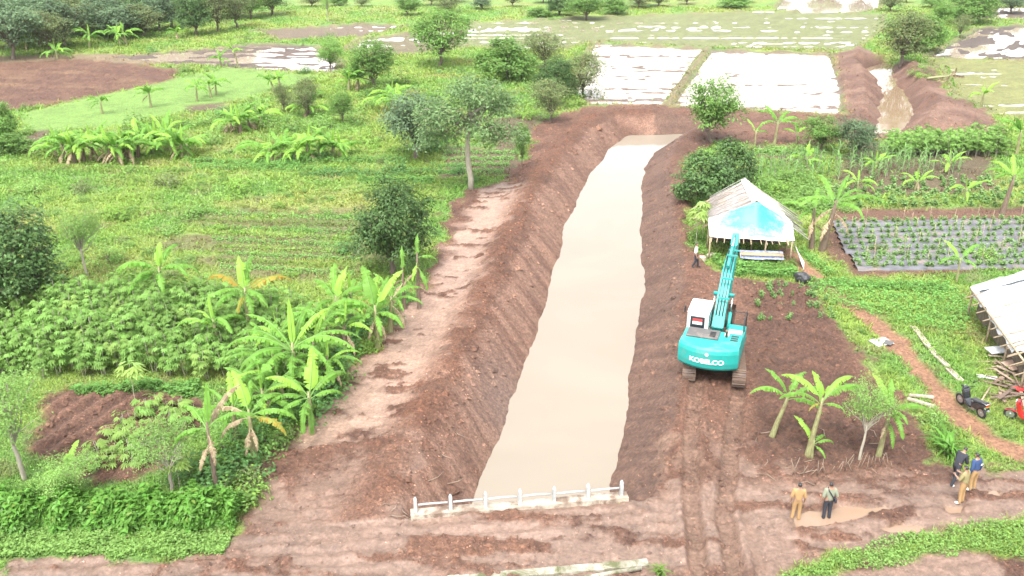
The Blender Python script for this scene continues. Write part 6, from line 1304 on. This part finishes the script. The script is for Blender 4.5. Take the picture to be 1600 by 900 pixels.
    shell('trousers', lambda v: bone_is(v, ('pel', 'hi'), ('hi', 'kn'), ('kn', 'an')) or (bone_is(v, ('pel', 'spi')) and bt[v] < .35), .014, trous)
    shell('shirt', lambda v: bone_is(v, ('pel', 'spi'), ('spi', 'che'), ('che', 'nec'), ('che', 'sh'), *arm) and not (bone_is(v, ('che', 'nec')) and bt[v] > .85), .022, shirt)
    shell('shoes', lambda v: bone_is(v, ('an', 'to')), .014, shoes)
    hd = np.array(J['hd'])
    up = np.array(J['ht']) - np.array(J['hb']); up = up / np.linalg.norm(up); fwd = np.array([0, cl_, -sl2])
    shell('hair' if cap is None else 'cap', lambda v: bone_is(v, ('hb', 'hd'), ('hd', 'ht')) and ((V[v] - hd) @ up > .02 or ((V[v] - hd) @ fwd < .0 and (V[v] - hd) @ up > -.05)), .014, HAIR if cap is None else cap)
    q = MB(); c = Vector(hd) + Vector(fwd) * .092; u_ = Vector(up)
    q.tube([c + u_ * .012, c - u_ * .022 + Vector(fwd) * .016], [.007, .013], 6); q.build('nose', SKIN, root)
    for s in (-1, 1):
        q = MB(); q.box(tuple(c + u_ * .012 + Vector((s * .03, 0, 0)) - Vector(fwd) * .008), (.02, .012, .009)); q.build('eye', HAIR, root)
        q = MB(); q.box(tuple(Vector(hd) + Vector((s * .082, 0, 0)) - u_ * .01), (.014, .035, .055), bev=.005); q.build('ear', SKIN, root)
    q = MB(); q.box(tuple(c - u_ * .045 - Vector(fwd) * .008), (.04, .012, .008)); q.build('mouth', LAMPR, root)
    return root
KHAKI = surf('khaki_cloth', (0.27, 0.165, 0.07), .85, var=.12, scale=6); OLIVE = surf('olive_cloth', (0.20, 0.17, 0.075), .85, var=.12, scale=6); SAGE = surf('sage_cloth', (0.17, 0.185, 0.13), .85, var=.1, scale=6)
NAVY = surf('navy_cloth', (0.02, 0.045, 0.12), .8, var=.15, scale=6); BLKC = surf('black_cloth', (0.018, 0.02, 0.028), .85, var=.2, scale=6); WSHOE = surf('white_shoe', (0.62, 0.62, 0.62), .6); BSHOE = surf('black_shoe', (0.02, 0.02, 0.02), .5)
def at(px, py): x, y = P(px, py); return (x, y, gz(x, y) + .0)
person(at(1243, 809), R(-8), 'person in khaki uniform seen from behind at the edge of the long puddle', KHAKI, KHAKI, WSHOE, dict(anL=(-.14, -.02, .09), toL=(-.17, .13, .045)), long_sleeve=False)
p2 = person(at(1291, 807), R(4), 'person in sage shirt and black trousers with a bag strap, seen from behind', SAGE, BLKC, BSHOE, dict(elR=(.28, -.05, 1.1), wrR=(.22, .08, .95), haR=(.16, .12, .93)), long_sleeve=False)
q = MB(); q.tube([(-.10, -.115, 1.40), (.02, -.135, 1.22), (.16, -.13, .98)], .02, 5); q.tube([(-.10, -.11, 1.40), (-.09, .0, 1.46), (-.05, .10, 1.40)], .02, 5); st = q.build('bag_strap', BLKC, p2)
q = MB(); q.box((.21, -.06, .93), (.09, .2, .18), bev=.03); q.build('shoulder_bag', BLKC, p2)
person(at(1489, 757), R(-60), 'person in black clothes bending forward, left of the group on the road', BLKC, BLKC, WSHOE, dict(elL=(-.22, .16, 1.12), wrL=(-.15, .35, 1.15), haL=(-.13, .43, 1.16), elR=(.22, .16, 1.12), wrR=(.15, .35, 1.15), haR=(.13, .43, 1.16), anL=(-.12, .22, .09), toL=(-.13, .38, .045), knL=(-.11, .16, .5), anR=(.12, -.30, .10), toR=(.13, -.15, .045), knR=(.11, -.10, .48)), lean=.5, long_sleeve=True)
person(at(1500, 787), R(38), 'person in olive shirt and khaki trousers with raised forearms in the middle of the group', OLIVE, KHAKI, WSHOE, dict(elL=(-.25, .08, 1.13), wrL=(-.16, .28, 1.20), haL=(-.13, .35, 1.24), elR=(.25, .08, 1.13), wrR=(.15, .28, 1.22), haR=(.12, .35, 1.26)), lean=.08)
p5 = person(at(1516, 772), R(25), 'person in khaki trousers and navy jacket at the right of the group', NAVY, KHAKI, WSHOE, lean=.1, long_sleeve=True)
q = MB(); q.box((.06, -.155, 1.27), (.11, .012, .05)); q.build('back_print', WHITEM, p5)
person(at(1085, 425), R(-100), 'person in white shirt and dark trousers walking left of the hut', WHITEM, BLKC, BSHOE, dict(anL=(-.1, .2, .09), toL=(-.11, .36, .045), knL=(-.1, .14, .5), anR=(.1, -.18, .1), toR=(.11, -.03, .045)), height=1.6)

# ------------------------------------------------------------------ clods and stones of the earthworks, too many to count
def lumps(name, N, y0, y1, smin, smax, mat, label, seed, cond, colmul=1.0, flat=.6):
    rng = np.random.default_rng(seed); y = y0 * (y1 / y0) ** rng.uniform(0, 1, N); x = rng.uniform(-1, 1, N) * (4 + .58 * y)
    z, c, w, g, zo = terrain(x, y); k = cond(x, y, z, w, g, zo, rng); x, y, z, c = x[k], y[k], z[k], c[k]; n = len(x)
    B = np.array([(1, 0, 0), (0, 1, 0), (-1, 0, 0), (0, -1, 0), (0, 0, 1), (.55, .55, .55), (-.55, .5, .6)], float); T_ = np.array([(0, 5, 4), (5, 1, 4), (1, 6, 4), (6, 2, 4), (2, 3, 4), (3, 0, 4), (0, 1, 5), (1, 2, 6)])
    s = (smin * (smax / smin) ** (rng.uniform(0, 1, n) ** 2.2)) * np.clip(y / 40, .8, 2.2) ** .5
    V = B[None] * (1 + .35 * rng.normal(size=(n, 7, 3))) * s[:, None, None]; a = rng.uniform(0, 6.28, n); ca, sa = np.cos(a)[:, None], np.sin(a)[:, None]
    V = np.stack([V[..., 0] * ca - V[..., 1] * sa, V[..., 0] * sa + V[..., 1] * ca, V[..., 2] * flat], -1); V += np.stack([x, y, z - .2 * s], -1)[:, None]
    Fc = (T_[None] + (np.arange(n) * 7)[:, None, None]).reshape(-1, 3)
    c = c * colmul * rng.uniform(.85, 1.6, (n, 1)); cc = np.concatenate([np.repeat(c, 7, 0), np.ones((n * 7, 1))], 1)
    at_ = {'col': ('FLOAT_COLOR', np.clip(cc, .005, .6)), 'wet': ('FLOAT', np.full(n * 7, .05))}
    return tag(link(name, mesh_np(name, V.reshape(-1, 3), Fc, at_), None, [mat]), label, name.replace('_', ' '), kind='stuff')
on_soil = lambda x, y, z, w, g, zo, r: ((zo == 1) | (zo == 2) | (zo == 3)) & (g < .3) & (w < .4 + .5 * (r.uniform(size=len(x)) < .12)) & (z > -1.3) & ((z > -.25) | (r.uniform(size=len(x)) < .2))
lumps('soil_clods', 90000, 23, 120, .03, .15, MAT_GROUND, 'clods of reddish brown earth over the banks and dug ground', 5, on_soil)
lumps('soil_clods', 3600, 25, 90, .10, .30, MAT_GROUND, 'large fresh clods of earth on the spoil and dug ground', 9, lambda x, y, z, w, g, zo, r: on_soil(x, y, z, w, g, zo, r) & (zo != 2) & (vnoise(x * .25, y * .25, 77) > -.2), 1.0, .7)
lumps('pale_stones', 9000, 23, 90, .018, .06, MAT_GROUND, 'small pale stones and litter strewn over the earthworks', 6, on_soil, 2.8)
# ------------------------------------------------------------------ thin moist air over the fields
HZ = bpy.data.materials.new('haze'); HZ.use_nodes = True; hn = HZ.node_tree; hn.nodes.clear()
ho = hn.nodes.new('ShaderNodeOutputMaterial'); hv = hn.nodes.new('ShaderNodeVolumePrincipled')
hv.inputs['Color'].default_value = (0.97, 0.985, 1, 1); hv.inputs['Density'].default_value = 0.00010; hv.inputs['Anisotropy'].default_value = 0.2
hn.links.new(hv.outputs[0], ho.inputs['Volume'])
mb = MB(); mb.box((0, 1200, 14), (5200, 2900, 36)); hz = mb.build('haze', HZ); tag(hz, kind='stuff')
